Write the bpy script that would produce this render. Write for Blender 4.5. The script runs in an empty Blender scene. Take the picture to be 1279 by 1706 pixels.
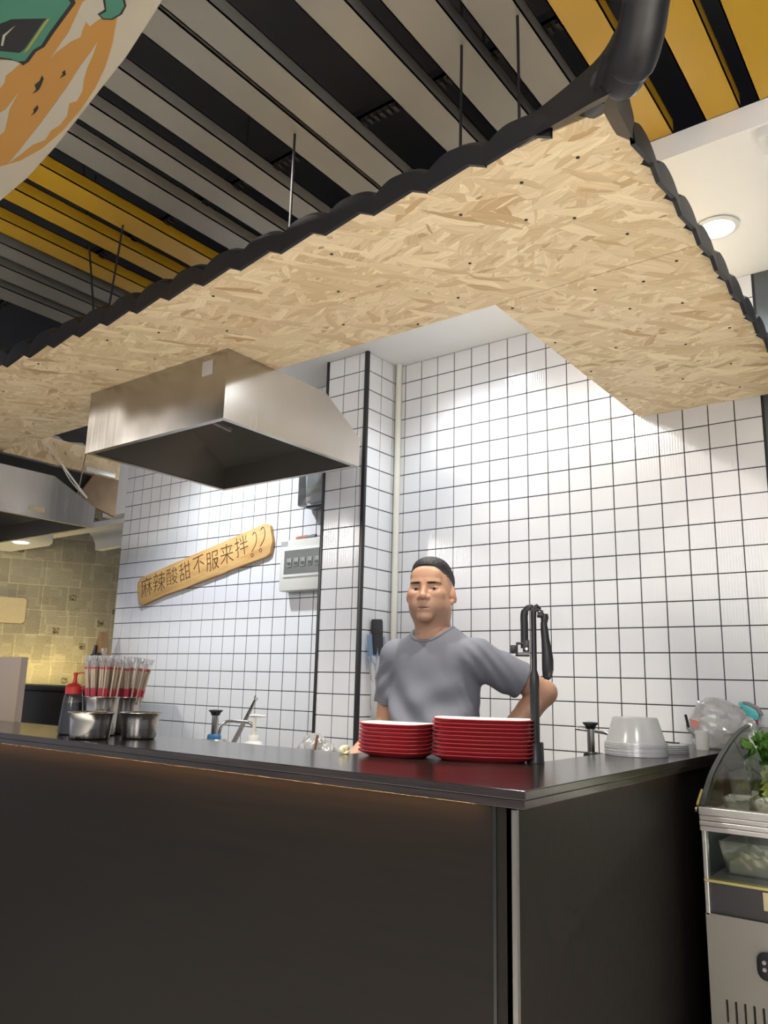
import bpy, math, random
import numpy as np
from mathutils import Vector, Matrix, Euler

random.seed(7); rng = np.random.default_rng(7)
S = bpy.context.scene
COL = S.collection
PI = math.pi
R = math.radians

# ------------------------------------------------------------------ camera
cam_d = bpy.data.cameras.new('camera'); cam = bpy.data.objects.new('camera', cam_d); COL.objects.link(cam)
YAW, PITCH, ROLL, FPX = R(37.2331), R(12.0901), R(1.4328), 1323.74
fw = Vector((-math.sin(YAW)*math.cos(PITCH), math.cos(YAW)*math.cos(PITCH), math.sin(PITCH)))
rt = Vector((math.cos(YAW), math.sin(YAW), 0)); up = rt.cross(fw)
r2 = rt*math.cos(ROLL)+up*math.sin(ROLL); u2 = up*math.cos(ROLL)-rt*math.sin(ROLL)
M = Matrix((r2, u2, -fw)).transposed().to_4x4(); M.translation = Vector((0, 0, 1.30))
cam.matrix_world = M
cam_d.sensor_fit = 'VERTICAL'; cam_d.sensor_height = 36; cam_d.lens = FPX/1706*36
cam_d.clip_start = .02
S.camera = cam

# ------------------------------------------------------------------ world, lights, exposure
W = bpy.data.worlds.new('hall_light'); S.world = W; W.use_nodes = True
W.node_tree.nodes['Background'].inputs[0].default_value = (.86, .88, 1, 1)
W.node_tree.nodes['Background'].inputs[1].default_value = .42
VS = S.view_settings
VS.view_transform = 'Standard'; VS.look = 'None'; VS.gamma = 1; VS.use_curve_mapping = False; VS.exposure = 0.42

def lamp(name, kind, loc, energy, color=(1, 1, 1), target=None, size=.1, spot=90, blend=.5, sizey=None):
    d = bpy.data.lights.new(name, kind); d.energy = energy; d.color = color
    if kind == 'AREA':
        d.size = size
        if sizey: d.shape = 'RECTANGLE'; d.size_y = sizey
        else: d.shape = 'DISK'
    else: d.shadow_soft_size = size
    if kind == 'SPOT': d.spot_size = R(spot); d.spot_blend = blend
    o = bpy.data.objects.new(name, d); COL.objects.link(o); o.location = loc
    if target is not None:
        o.rotation_euler = (Vector(target)-Vector(loc)).to_track_quat('-Z', 'Y').to_euler()
    return o
COOL, NEU = (.89, .95, 1), (1, .94, .85)
# kitchen ceiling spots (behind the canopy, in the white ceiling)
lamp('kitchen_spot', 'SPOT', (-1.86, 2.74, 2.925), 40, COOL, (-1.75, 2.98, 1.2), .05, 130, .7)
lamp('kitchen_spot', 'SPOT', (-3.40, 2.34, 2.925), 120, COOL, (-3.45, 3.2, 1.75), .05, 95, 1)
# track spots over the hall
lamp('track_spot', 'SPOT', (-1.82, 1.40, 2.98), 62, NEU, (-1.0, 3.2, 1.65), .045, 66, .8)
lamp('track_spot', 'SPOT', (-2.16, -.20, 2.98), 250, NEU, (-1.35, 2.9, 1.30), .05, 46, .7)
lamp('track_spot', 'SPOT', (-5.6, -1.15, 2.98), 190, NEU, (-3.2, 3.2, 1.5), .22, 46, .7)
lamp('track_spot', 'SPOT', (.25, .25, 2.98), 40, NEU, (-1.2, 2.4, 1.35), .06, 55, .8)
lamp('track_spot', 'SPOT', (-1.13, 2.03, 2.97), 62, NEU, (-1.45, 2.34, 1.3), .03, 70, .6)
lamp('track_spot', 'SPOT', (-1.95, 2.02, 2.97), 40, NEU, (-1.66, 2.34, 1.3), .03, 60, .6)
# unseen lamps added over the hall floor, whose bounce brightens the canopy underside
for dx, dy, en in ((-3.4, .15, 12), (-2.0, .15, 32), (-.6, .15, 30), (.95, 1.25, 95)):
    lamp('downlight_or_fill', 'AREA', (dx, dy, 2.97), en, (1, .96, .90), (dx, dy, 0), .22).data.spread = R(62)
# broad unseen fill lamps added behind the camera to brighten the front
lamp('hall_fill', 'AREA', (1.2, -2.6, 2.9), 60, (1, .96, .9), (-.4, 1.2, 1.2), 2.0)
lamp('hall_fill', 'AREA', (-1.4, -3.4, 2.9), 22, (1, .96, .9), (-1.5, 1.2, 1.6), 2.0)
# right-hand ceiling downlight and the neighbouring stall
lamp('downlight_or_fill', 'SPOT', (-.63, 2.77, 2.92), 45, COOL, (-.6, 2.77, 0), .05, 150, .6)
lamp('stall_lamp', 'SPOT', (-5.05, 2.55, 2.1), 22, (1, .89, .64), (-6.15, 3.15, 1.7), .08, 80, .9)

# ------------------------------------------------------------------ node helpers
def newmat(name):
    m = bpy.data.materials.new(name); m.use_nodes = True
    nt = m.node_tree; b = nt.nodes['Principled BSDF']
    return m, nt, b
def N(nt, t, **kw):
    n = nt.nodes.new(t)
    for k, v in kw.items():
        if k.startswith('i_'):
            key = k[2:]; key = int(key) if key.isdigit() else key.replace('_', ' ')
            n.inputs[key].default_value = v
        else: setattr(n, k, v)
    return n
def lk(nt, a, b): nt.links.new(a, b)
def rgb(c): return (c[0], c[1], c[2], 1)
def s2l(*c):   # sRGB 0-255 to linear
    return tuple(((x/255)/12.92 if x/255 <= .04045 else ((x/255+.055)/1.055)**2.4) for x in c)
def simple(name, col, rough=.5, metal=0, spec=.5, coat=0, noise=0, nscale=20, bump=0, bscale=60, trans=0, stretch=None, alpha=None, sub=0):
    m, nt, b = newmat(name)
    b.inputs['Base Color'].default_value = rgb(col); b.inputs['Roughness'].default_value = rough
    b.inputs['Metallic'].default_value = metal; b.inputs['Specular IOR Level'].default_value = spec
    b.inputs['Coat Weight'].default_value = coat
    if trans: b.inputs['Transmission Weight'].default_value = trans
    tc = N(nt, 'ShaderNodeTexCoord'); src = tc.outputs['Object']
    if stretch:
        mp = N(nt, 'ShaderNodeMapping'); mp.inputs['Scale'].default_value = stretch
        lk(nt, src, mp.inputs[0]); src = mp.outputs[0]
    if noise:
        n = N(nt, 'ShaderNodeTexNoise', i_Scale=nscale, i_Detail=5.0); lk(nt, src, n.inputs['Vector'])
        mx = N(nt, 'ShaderNodeMixRGB'); mx.blend_type = 'MIX'
        mx.inputs[1].default_value = rgb([c*(1-noise) for c in col]); mx.inputs[2].default_value = rgb([min(1, c*(1+noise)) for c in col])
        lk(nt, n.outputs[0], mx.inputs[0]); lk(nt, mx.outputs[0], b.inputs['Base Color'])
    if bump:
        n2 = N(nt, 'ShaderNodeTexNoise', i_Scale=bscale, i_Detail=4.0); lk(nt, src, n2.inputs['Vector'])
        bp = N(nt, 'ShaderNodeBump', i_Strength=bump, i_Distance=.004); lk(nt, n2.outputs[0], bp.inputs['Height'])
        lk(nt, bp.outputs[0], b.inputs['Normal'])
    return m
def emis(name, col, st):
    m, nt, b = newmat(name); b.inputs['Base Color'].default_value = rgb(col)
    b.inputs['Emission Color'].default_value = rgb(col); b.inputs['Emission Strength'].default_value = st
    return m
def clear(name, tint=(1, 1, 1), refl=.12, milk=0, milkcol=(.8, .8, .8), rough=.05):
    """thin clear sheet: transparent plus a Fresnel reflection, milk = diffuse share"""
    m = bpy.data.materials.new(name); m.use_nodes = True; nt = m.node_tree; nt.nodes.clear()
    out = N(nt, 'ShaderNodeOutputMaterial'); t = N(nt, 'ShaderNodeBsdfTransparent'); t.inputs[0].default_value = rgb(tint)
    g = N(nt, 'ShaderNodeBsdfGlossy'); g.inputs['Roughness'].default_value = rough
    f = N(nt, 'ShaderNodeFresnel'); f.inputs[0].default_value = 1.45
    ad = N(nt, 'ShaderNodeMath', operation='MULTIPLY_ADD'); ad.inputs[1].default_value = .9; ad.inputs[2].default_value = refl*.25
    lk(nt, f.outputs[0], ad.inputs[0])
    mx = N(nt, 'ShaderNodeMixShader'); lk(nt, ad.outputs[0], mx.inputs[0])
    if milk:
        d = N(nt, 'ShaderNodeBsdfDiffuse'); d.inputs[0].default_value = rgb(milkcol)
        tl = N(nt, 'ShaderNodeBsdfTranslucent'); tl.inputs[0].default_value = rgb(milkcol)
        m2 = N(nt, 'ShaderNodeMixShader'); m2.inputs[0].default_value = .45; lk(nt, d.outputs[0], m2.inputs[1]); lk(nt, tl.outputs[0], m2.inputs[2])
        m3 = N(nt, 'ShaderNodeMixShader'); m3.inputs[0].default_value = milk
        lk(nt, t.outputs[0], m3.inputs[1]); lk(nt, m2.outputs[0], m3.inputs[2]); lk(nt, m3.outputs[0], mx.inputs[1])
    else: lk(nt, t.outputs[0], mx.inputs[1])
    lk(nt, g.outputs[0], mx.inputs[2]); lk(nt, mx.outputs[0], out.inputs[0])
    return m

# ------------------------------------------------------------------ materials
def make_osb():
    m, nt, b = newmat('osb_board'); b.inputs['Roughness'].default_value = .6
    tc = N(nt, 'ShaderNodeTexCoord'); sp_ = N(nt, 'ShaderNodeSeparateXYZ'); lk(nt, tc.outputs['Object'], sp_.inputs[0])
    ax = N(nt, 'ShaderNodeMath', operation='ADD'); lk(nt, sp_.outputs[0], ax.inputs[0]); lk(nt, sp_.outputs[2], ax.inputs[1])
    ay = N(nt, 'ShaderNodeMath', operation='MULTIPLY_ADD'); ay.inputs[1].default_value = .37; lk(nt, sp_.outputs[2], ay.inputs[0]); lk(nt, sp_.outputs[1], ay.inputs[2])
    uv = N(nt, 'ShaderNodeCombineXYZ'); lk(nt, ax.outputs[0], uv.inputs[0]); lk(nt, ay.outputs[0], uv.inputs[1])
    w = N(nt, 'ShaderNodeTexNoise', i_Scale=7.0, i_Detail=3.0); lk(nt, uv.outputs[0], w.inputs['Vector'])
    wv = N(nt, 'ShaderNodeVectorMath', operation='MULTIPLY_ADD'); wv.inputs[1].default_value = (.05, .05, 0)
    lk(nt, w.outputs['Color'], wv.inputs[0]); lk(nt, uv.outputs[0], wv.inputs[2])
    cur = None
    for i, a in enumerate([10, 172, 24, 95, 150, 5, 60, 165, 18, 128]):
        mp = N(nt, 'ShaderNodeMapping'); mp.inputs['Rotation'].default_value = (0, 0, R(a)); mp.inputs['Location'].default_value = (i*3.7, i*1.9, 0)
        lk(nt, wv.outputs[0], mp.inputs[0])
        mp2 = N(nt, 'ShaderNodeMapping'); sc = (1.0, .75, 1.3)[i % 3]; mp2.inputs['Scale'].default_value = (9.0*sc, 38*sc, 1); lk(nt, mp.outputs[0], mp2.inputs[0])
        v = N(nt, 'ShaderNodeTexVoronoi', i_Scale=1.0, i_Randomness=1.0); lk(nt, mp2.outputs[0], v.inputs['Vector'])
        sep = N(nt, 'ShaderNodeSeparateColor'); lk(nt, v.outputs['Color'], sep.inputs[0])
        mp3 = N(nt, 'ShaderNodeMapping'); mp3.inputs['Scale'].default_value = (6, 210, 1); lk(nt, mp.outputs[0], mp3.inputs[0])
        g = N(nt, 'ShaderNodeTexNoise', i_Scale=1.0, i_Detail=3.0); lk(nt, mp3.outputs[0], g.inputs['Vector'])
        r = N(nt, 'ShaderNodeValToRGB'); cr = r.color_ramp
        cr.elements[0].position = 0; cr.elements[0].color = rgb(s2l(186, 154, 112))
        cr.elements[1].position = 1; cr.elements[1].color = rgb(s2l(236, 218, 182))
        for p_, c_ in ((.05, (204, 178, 137)), (.35, (215, 192, 154)), (.75, (226, 205, 168))):
            e = cr.elements.new(p_); e.color = rgb(s2l(*c_))
        lk(nt, sep.outputs[0], r.inputs[0])
        gm = N(nt, 'ShaderNodeMapRange'); gm.inputs[1].default_value = .3; gm.inputs[2].default_value = .7; gm.inputs[3].default_value = .84; gm.inputs[4].default_value = 1.07
        lk(nt, g.outputs[0], gm.inputs[0])
        mul = N(nt, 'ShaderNodeVectorMath', operation='SCALE'); lk(nt, r.outputs[0], mul.inputs[0]); lk(nt, gm.outputs[0], mul.inputs['Scale'])
        if cur is None: cur = mul.outputs[0]; continue
        gt = N(nt, 'ShaderNodeMath', operation='GREATER_THAN'); gt.inputs[1].default_value = .66; lk(nt, sep.outputs[1], gt.inputs[0])
        mx = N(nt, 'ShaderNodeMixRGB'); lk(nt, gt.outputs[0], mx.inputs[0]); lk(nt, cur, mx.inputs[1]); lk(nt, mul.outputs[0], mx.inputs[2])
        cur = mx.outputs[0]
    # small dark knots and slits
    mp = N(nt, 'ShaderNodeMapping'); mp.inputs['Scale'].default_value = (9, 22, 1); lk(nt, wv.outputs[0], mp.inputs[0])
    v = N(nt, 'ShaderNodeTexVoronoi', i_Scale=1.0); lk(nt, mp.outputs[0], v.inputs['Vector']); sep = N(nt, 'ShaderNodeSeparateColor'); lk(nt, v.outputs['Color'], sep.inputs[0])
    a1 = N(nt, 'ShaderNodeMath', operation='LESS_THAN'); a1.inputs[1].default_value = .10; lk(nt, v.outputs['Distance'], a1.inputs[0])
    a2 = N(nt, 'ShaderNodeMath', operation='GREATER_THAN'); a2.inputs[1].default_value = .84; lk(nt, sep.outputs[0], a2.inputs[0])
    a3 = N(nt, 'ShaderNodeMath', operation='MULTIPLY'); lk(nt, a1.outputs[0], a3.inputs[0]); lk(nt, a2.outputs[0], a3.inputs[1])
    a4 = N(nt, 'ShaderNodeMath', operation='MULTIPLY'); a4.inputs[1].default_value = .6; lk(nt, a3.outputs[0], a4.inputs[0])
    mx = N(nt, 'ShaderNodeMixRGB'); mx.inputs[2].default_value = rgb(s2l(96, 66, 38)); lk(nt, a4.outputs[0], mx.inputs[0]); lk(nt, cur, mx.inputs[1]); cur = mx.outputs[0]
    lk(nt, cur, b.inputs['Base Color'])
    bw = N(nt, 'ShaderNodeRGBToBW'); lk(nt, cur, bw.inputs[0])
    bp = N(nt, 'ShaderNodeBump', i_Strength=.2, i_Distance=.002); lk(nt, bw.outputs[0], bp.inputs['Height']); lk(nt, bp.outputs[0], b.inputs['Normal'])
    return m
OSB = make_osb()

def make_tile():
    m, nt, b = newmat('white_tile'); b.inputs['Base Color'].default_value = rgb((.74, .74, .755)); b.inputs['Roughness'].default_value = .16
    tc = N(nt, 'ShaderNodeTexCoord')
    w = N(nt, 'ShaderNodeTexWave', wave_type='BANDS', bands_direction='X', i_Scale=28.0, i_Distortion=.6); lk(nt, tc.outputs['Object'], w.inputs['Vector'])
    bp = N(nt, 'ShaderNodeBump', i_Strength=.10, i_Distance=.002); lk(nt, w.outputs[0], bp.inputs['Height']); lk(nt, bp.outputs[0], b.inputs['Normal'])
    return m
TILE = make_tile()
GROUT = simple('black_grout', (.012, .012, .014), .55)
WHITEPAINT = simple('white_ceiling_paint', (.86, .86, .85), .7, noise=.03, nscale=6)
WHITEPVC = simple('cream_plastic', (.72, .70, .62), .35)
SLATE = simple('slate_grey_wall', (.085, .095, .105), .6, noise=.3, nscale=7)

def make_laminate(name, ca, cb, rough, st, spec=.5):
    m, nt, b = newmat(name); b.inputs['Specular IOR Level'].default_value = spec
    tc = N(nt, 'ShaderNodeTexCoord'); mp = N(nt, 'ShaderNodeMapping'); mp.inputs['Scale'].default_value = st
    lk(nt, tc.outputs['Object'], mp.inputs[0])
    n = N(nt, 'ShaderNodeTexNoise', i_Scale=1.0, i_Detail=6.0, i_Roughness=.65); lk(nt, mp.outputs[0], n.inputs['Vector'])
    r = N(nt, 'ShaderNodeValToRGB'); r.color_ramp.elements[0].position = .35; r.color_ramp.elements[1].position = .68
    r.color_ramp.elements[0].color = rgb(ca); r.color_ramp.elements[1].color = rgb(cb)
    lk(nt, n.outputs[0], r.inputs[0]); lk(nt, r.outputs[0], b.inputs['Base Color'])
    rr = N(nt, 'ShaderNodeMapRange'); rr.inputs[3].default_value = rough*.8; rr.inputs[4].default_value = rough*1.3
    lk(nt, n.outputs[0], rr.inputs[0]); lk(nt, rr.outputs[0], b.inputs['Roughness'])
    bp = N(nt, 'ShaderNodeBump', i_Strength=.05, i_Distance=.001); lk(nt, n.outputs[0], bp.inputs['Height']); lk(nt, bp.outputs[0], b.inputs['Normal'])
    return m
BARTOP = make_laminate('dark_wood_bar_top', (.016, .012, .010), (.040, .030, .025), .17, (3, 60, 60), .6)
BARFRONT = make_laminate('dark_wood_panel', (.0120, .0098, .0082), (.0175, .0140, .0115), .5, (2, 45, 45), .16)

def make_steel(name, col, rough, st, wav=0):
    m, nt, b = newmat(name); b.inputs['Base Color'].default_value = rgb(col); b.inputs['Metallic'].default_value = 1
    tc = N(nt, 'ShaderNodeTexCoord'); mp = N(nt, 'ShaderNodeMapping'); mp.inputs['Scale'].default_value = st; lk(nt, tc.outputs['Object'], mp.inputs[0])
    n = N(nt, 'ShaderNodeTexNoise', i_Scale=1.0, i_Detail=5.0); lk(nt, mp.outputs[0], n.inputs['Vector'])
    rr = N(nt, 'ShaderNodeMapRange'); rr.inputs[3].default_value = rough*.75; rr.inputs[4].default_value = rough*1.25
    lk(nt, n.outputs[0], rr.inputs[0]); lk(nt, rr.outputs[0], b.inputs['Roughness'])
    bp = N(nt, 'ShaderNodeBump', i_Strength=.006, i_Distance=.001); lk(nt, n.outputs[0], bp.inputs['Height']); last = bp
    if wav:
        w = N(nt, 'ShaderNodeTexNoise', i_Scale=3.2, i_Detail=1.0); lk(nt, tc.outputs['Object'], w.inputs['Vector'])
        b2 = N(nt, 'ShaderNodeBump', i_Strength=wav, i_Distance=.03); lk(nt, w.outputs[0], b2.inputs['Height']); lk(nt, bp.outputs[0], b2.inputs['Normal']); last = b2
    lk(nt, last.outputs[0], b.inputs['Normal'])
    return m
STEEL = make_steel('brushed_steel', (.45, .425, .40), .25, (90, 90, 3), .30)
HOODIN = make_steel('greasy_hood_inside', (.34, .32, .29), .38, (60, 60, 6), .2)
POTSTEEL = make_steel('polished_pot_steel', (.58, .56, .53), .24, (6, 6, 240))
ALU = make_steel('satin_aluminium', (.72, .70, .66), .35, (4, 240, 240))
CHROME = simple('chrome', (.62, .60, .57), .2, metal=1)
BLACKTILE = simple('black_resin_tile', (.012, .012, .014), .42, bump=.1, bscale=40)
BLACKPL = simple('black_plastic', (.014, .014, .016), .38)
BLACKMAT = simple('matt_black', (.010, .010, .011), .7)
STRIPW = simple('white_metal_baffle', (.20, .195, .18), .36, noise=.06, nscale=3)
STRIPY = simple('yellow_metal_baffle', (.46, .27, .016), .40, noise=.08, nscale=3)
DARKCEIL = simple('dark_painted_slab', (.035, .037, .042), .8, noise=.3, nscale=3)
REDPL = simple('red_melamine', (.42, .030, .040), .30, coat=.2)
CREAMPL = simple('cream_melamine', (.80, .72, .66), .25)
REDINK = simple('red_print', (.40, .03, .03), .4)
WHITEPL = simple('white_plastic', (.74, .74, .72), .35)
LED = emis('warm_led_strip', (1, .50, .18), 22)
LAMPGLOW = emis('downlight_glow', (.88, .95, 1), 14)
WOODSIGN = make_laminate('sawn_board_wood', s2l(196, 150, 90), s2l(226, 184, 122), .55, (4, 30, 30))
INK = simple('burnt_ink', s2l(84, 56, 26), .7)
FLOORM = simple('grey_floor_tile', (.46, .44, .40), .35, noise=.15, nscale=3)

# ------------------------------------------------------------------ mesh helpers
class MB:
    def __init__(s): s.v = []; s.f = []; s.mi = []; s.cur = 0
    def add(s, vs, fs, mat=None):
        o = len(s.v)
        for v in vs:
            v = Vector(v); s.v.append(mat @ v if mat else v)
        for f in fs: s.f.append([i+o for i in f]); s.mi.append(s.cur)
        return s
    def box(s, lo, hi, mat=None):
        x0, y0, z0 = lo; x1, y1, z1 = hi
        vs = [(x0, y0, z0), (x1, y0, z0), (x1, y1, z0), (x0, y1, z0), (x0, y0, z1), (x1, y0, z1), (x1, y1, z1), (x0, y1, z1)]
        return s.add(vs, [(3, 2, 1, 0), (4, 5, 6, 7), (0, 1, 5, 4), (1, 2, 6, 5), (2, 3, 7, 6), (3, 0, 4, 7)], mat)
    def prism(s, poly, h0, h1, axes=(0, 1, 2), mat=None):
        """extrude a 2D polygon; axes = which coordinates take (u, v, height)"""
        n = len(poly); vs = []
        for h in (h0, h1):
            for (a, b) in poly:
                p = [0, 0, 0]; p[axes[0]] = a; p[axes[1]] = b; p[axes[2]] = h; vs.append(p)
        fs = [list(range(n))[::-1], list(range(n, 2*n))]
        for i in range(n): j = (i+1) % n; fs.append([i, j, j+n, i+n])
        return s.add(vs, fs, mat)
    def lathe(s, prof, seg=32, mat=None, cap=True):
        vs = []; fs = []; n = len(prof)
        for (r, z) in prof:
            for k in range(seg):
                a = 2*PI*k/seg; vs.append((r*math.cos(a), r*math.sin(a), z))
        for i in range(n-1):
            for k in range(seg):
                k2 = (k+1) % seg; fs.append([i*seg+k, i*seg+k2, (i+1)*seg+k2, (i+1)*seg+k])
        if cap:
            if prof[0][0] > 1e-5: fs.append(list(range(seg))[::-1])
            if prof[-1][0] > 1e-5: fs.append([(n-1)*seg+k for k in range(seg)])
        return s.add(vs, fs, mat)
    def tube(s, pts, rad, seg=12, cap=True, mat=None, flat=1.0):
        pts = [Vector(p) for p in pts]; n = len(pts)
        rads = rad if hasattr(rad, '__len__') else [rad]*n
        vs = []; fs = []; prev = None
        for i, p in enumerate(pts):
            d = (pts[min(i+1, n-1)]-pts[max(i-1, 0)]).normalized()
            if prev is None:
                a = Vector((0, 0, 1)) if abs(d.z) < .9 else Vector((1, 0, 0)); x = d.cross(a).normalized()
            else:
                x = (prev-d*prev.dot(d)).normalized()
            prev = x; y = d.cross(x)
            for k in range(seg):
                t = 2*PI*k/seg; vs.append(p+(x*math.cos(t)+y*math.sin(t)*flat)*rads[i])
        for i in range(n-1):
            for k in range(seg):
                k2 = (k+1) % seg; fs.append([i*seg+k, i*seg+k2, (i+1)*seg+k2, (i+1)*seg+k])
        if cap: fs.append(list(range(seg))[::-1]); fs.append([(n-1)*seg+k for k in range(seg)])
        return s.add(vs, fs, mat)
    def mesh(s, name):
        me = bpy.data.meshes.new(name); me.from_pydata([tuple(v) for v in s.v], [], s.f)
        for i, p in enumerate(me.polygons): p.material_index = s.mi[i]
        me.update(); return me

def fixn(me):
    import bmesh
    bm = bmesh.new(); bm.from_mesh(me); bmesh.ops.recalc_face_normals(bm, faces=bm.faces); bm.to_mesh(me); bm.free()
def smooth(me, ang=35):
    import bmesh
    bm = bmesh.new(); bm.from_mesh(me)
    for f in bm.faces: f.smooth = True
    for e in bm.edges:
        if len(e.link_faces) == 2 and e.calc_face_angle(0) > R(ang): e.smooth = False
    bm.to_mesh(me); bm.free()
def link(name, me, mats, parent=None, loc=(0, 0, 0), rot=(0, 0, 0)):
    o = bpy.data.objects.new(name, me)
    if mats is not None and not me.materials:
        for m in (mats if isinstance(mats, (list, tuple)) else [mats]): me.materials.append(m)
    COL.objects.link(o); o.location = loc; o.rotation_euler = rot
    if parent: o.parent = parent
    return o
def obj(name, mb, mats, parent=None, loc=(0, 0, 0), rot=(0, 0, 0), sm=35, bev=0, seg=2):
    me = mb.mesh(name); fixn(me)
    if bev:
        import bmesh
        bm = bmesh.new(); bm.from_mesh(me)
        es = [e for e in bm.edges if len(e.link_faces) == 2 and e.calc_face_angle(0) > R(30)]
        bmesh.ops.bevel(bm, geom=es, offset=bev, segments=seg, affect='EDGES', profile=.5, clamp_overlap=True)
        bm.to_mesh(me); bm.free()
    if sm: smooth(me, sm)
    return link(name, me, mats, parent, loc, rot)
def tag(o, label=None, cat=None, group=None, kind=None):
    if label: o['label'] = label
    if cat: o['category'] = cat
    if group: o['group'] = group
    if kind: o['kind'] = kind
    return o
def thing(name, label, cat, loc=(0, 0, 0), rz=0, group=None):
    o = bpy.data.objects.new(name, None); COL.objects.link(o); o.empty_display_size = .05
    o.location = loc; o.rotation_euler = (0, 0, rz); return tag(o, label, cat, group)
def struct(name, mb, mats, parent=None, **k):
    o = obj(name, mb, mats, parent, **k)
    if parent is None: o['kind'] = 'structure'
    return o
def group_struct(name, loc=(0, 0, 0)):
    o = bpy.data.objects.new(name, None); COL.objects.link(o); o.location = loc; o['kind'] = 'structure'; return o
def dup(o, parent=None, loc=None, rot=None):
    c = o.copy(); COL.objects.link(c)
    if parent is not None: c.parent = parent
    if loc is not None: c.location = loc
    if rot is not None: c.rotation_euler = rot
    for ch in [x for x in COL.objects if x.parent == o]: dup(ch, c)
    return c
def bez(p, n=12):
    """Catmull-Rom through points"""
    p = [Vector(q) for q in p]; out = []
    for i in range(len(p)-1):
        a = p[max(i-1, 0)]; b = p[i]; c = p[i+1]; d = p[min(i+2, len(p)-1)]
        for k in range(n):
            t = k/n
            out.append(.5*((2*b)+(c-a)*t+(2*a-5*b+4*c-d)*t*t+(3*b-a-3*c+d)*t**3))
    out.append(p[-1]); return out
def arcpts(cx, cy, r, a0, a1, n):
    return [(cx+r*math.cos(R(a0+(a1-a0)*i/n)), cy+r*math.sin(R(a0+(a1-a0)*i/n))) for i in range(n+1)]
def rrect(w, h, r, n=4, cx=0, cy=0):
    p = []
    for (x, y, a) in ((w/2-r, h/2-r, 0), (-w/2+r, h/2-r, 90), (-w/2+r, -h/2+r, 180), (w/2-r, -h/2+r, 270)):
        p += arcpts(cx+x, cy+y, r, a, a+90, n)
    return p
def text_mesh(body, size, thin=0.0, depth=.0006):
    c = bpy.data.curves.new('lettering', 'FONT'); c.body = body; c.size = size; c.align_x = 'CENTER'; c.align_y = 'CENTER'
    c.extrude = depth; c.offset = thin; c.resolution_u = 3
    o = bpy.data.objects.new('lettering', c); COL.objects.link(o)
    dg = bpy.context.evaluated_depsgraph_get(); me = bpy.data.meshes.new_from_object(o.evaluated_get(dg))
    bpy.data.objects.remove(o); bpy.data.curves.remove(c); me.materials.clear(); return me

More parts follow.
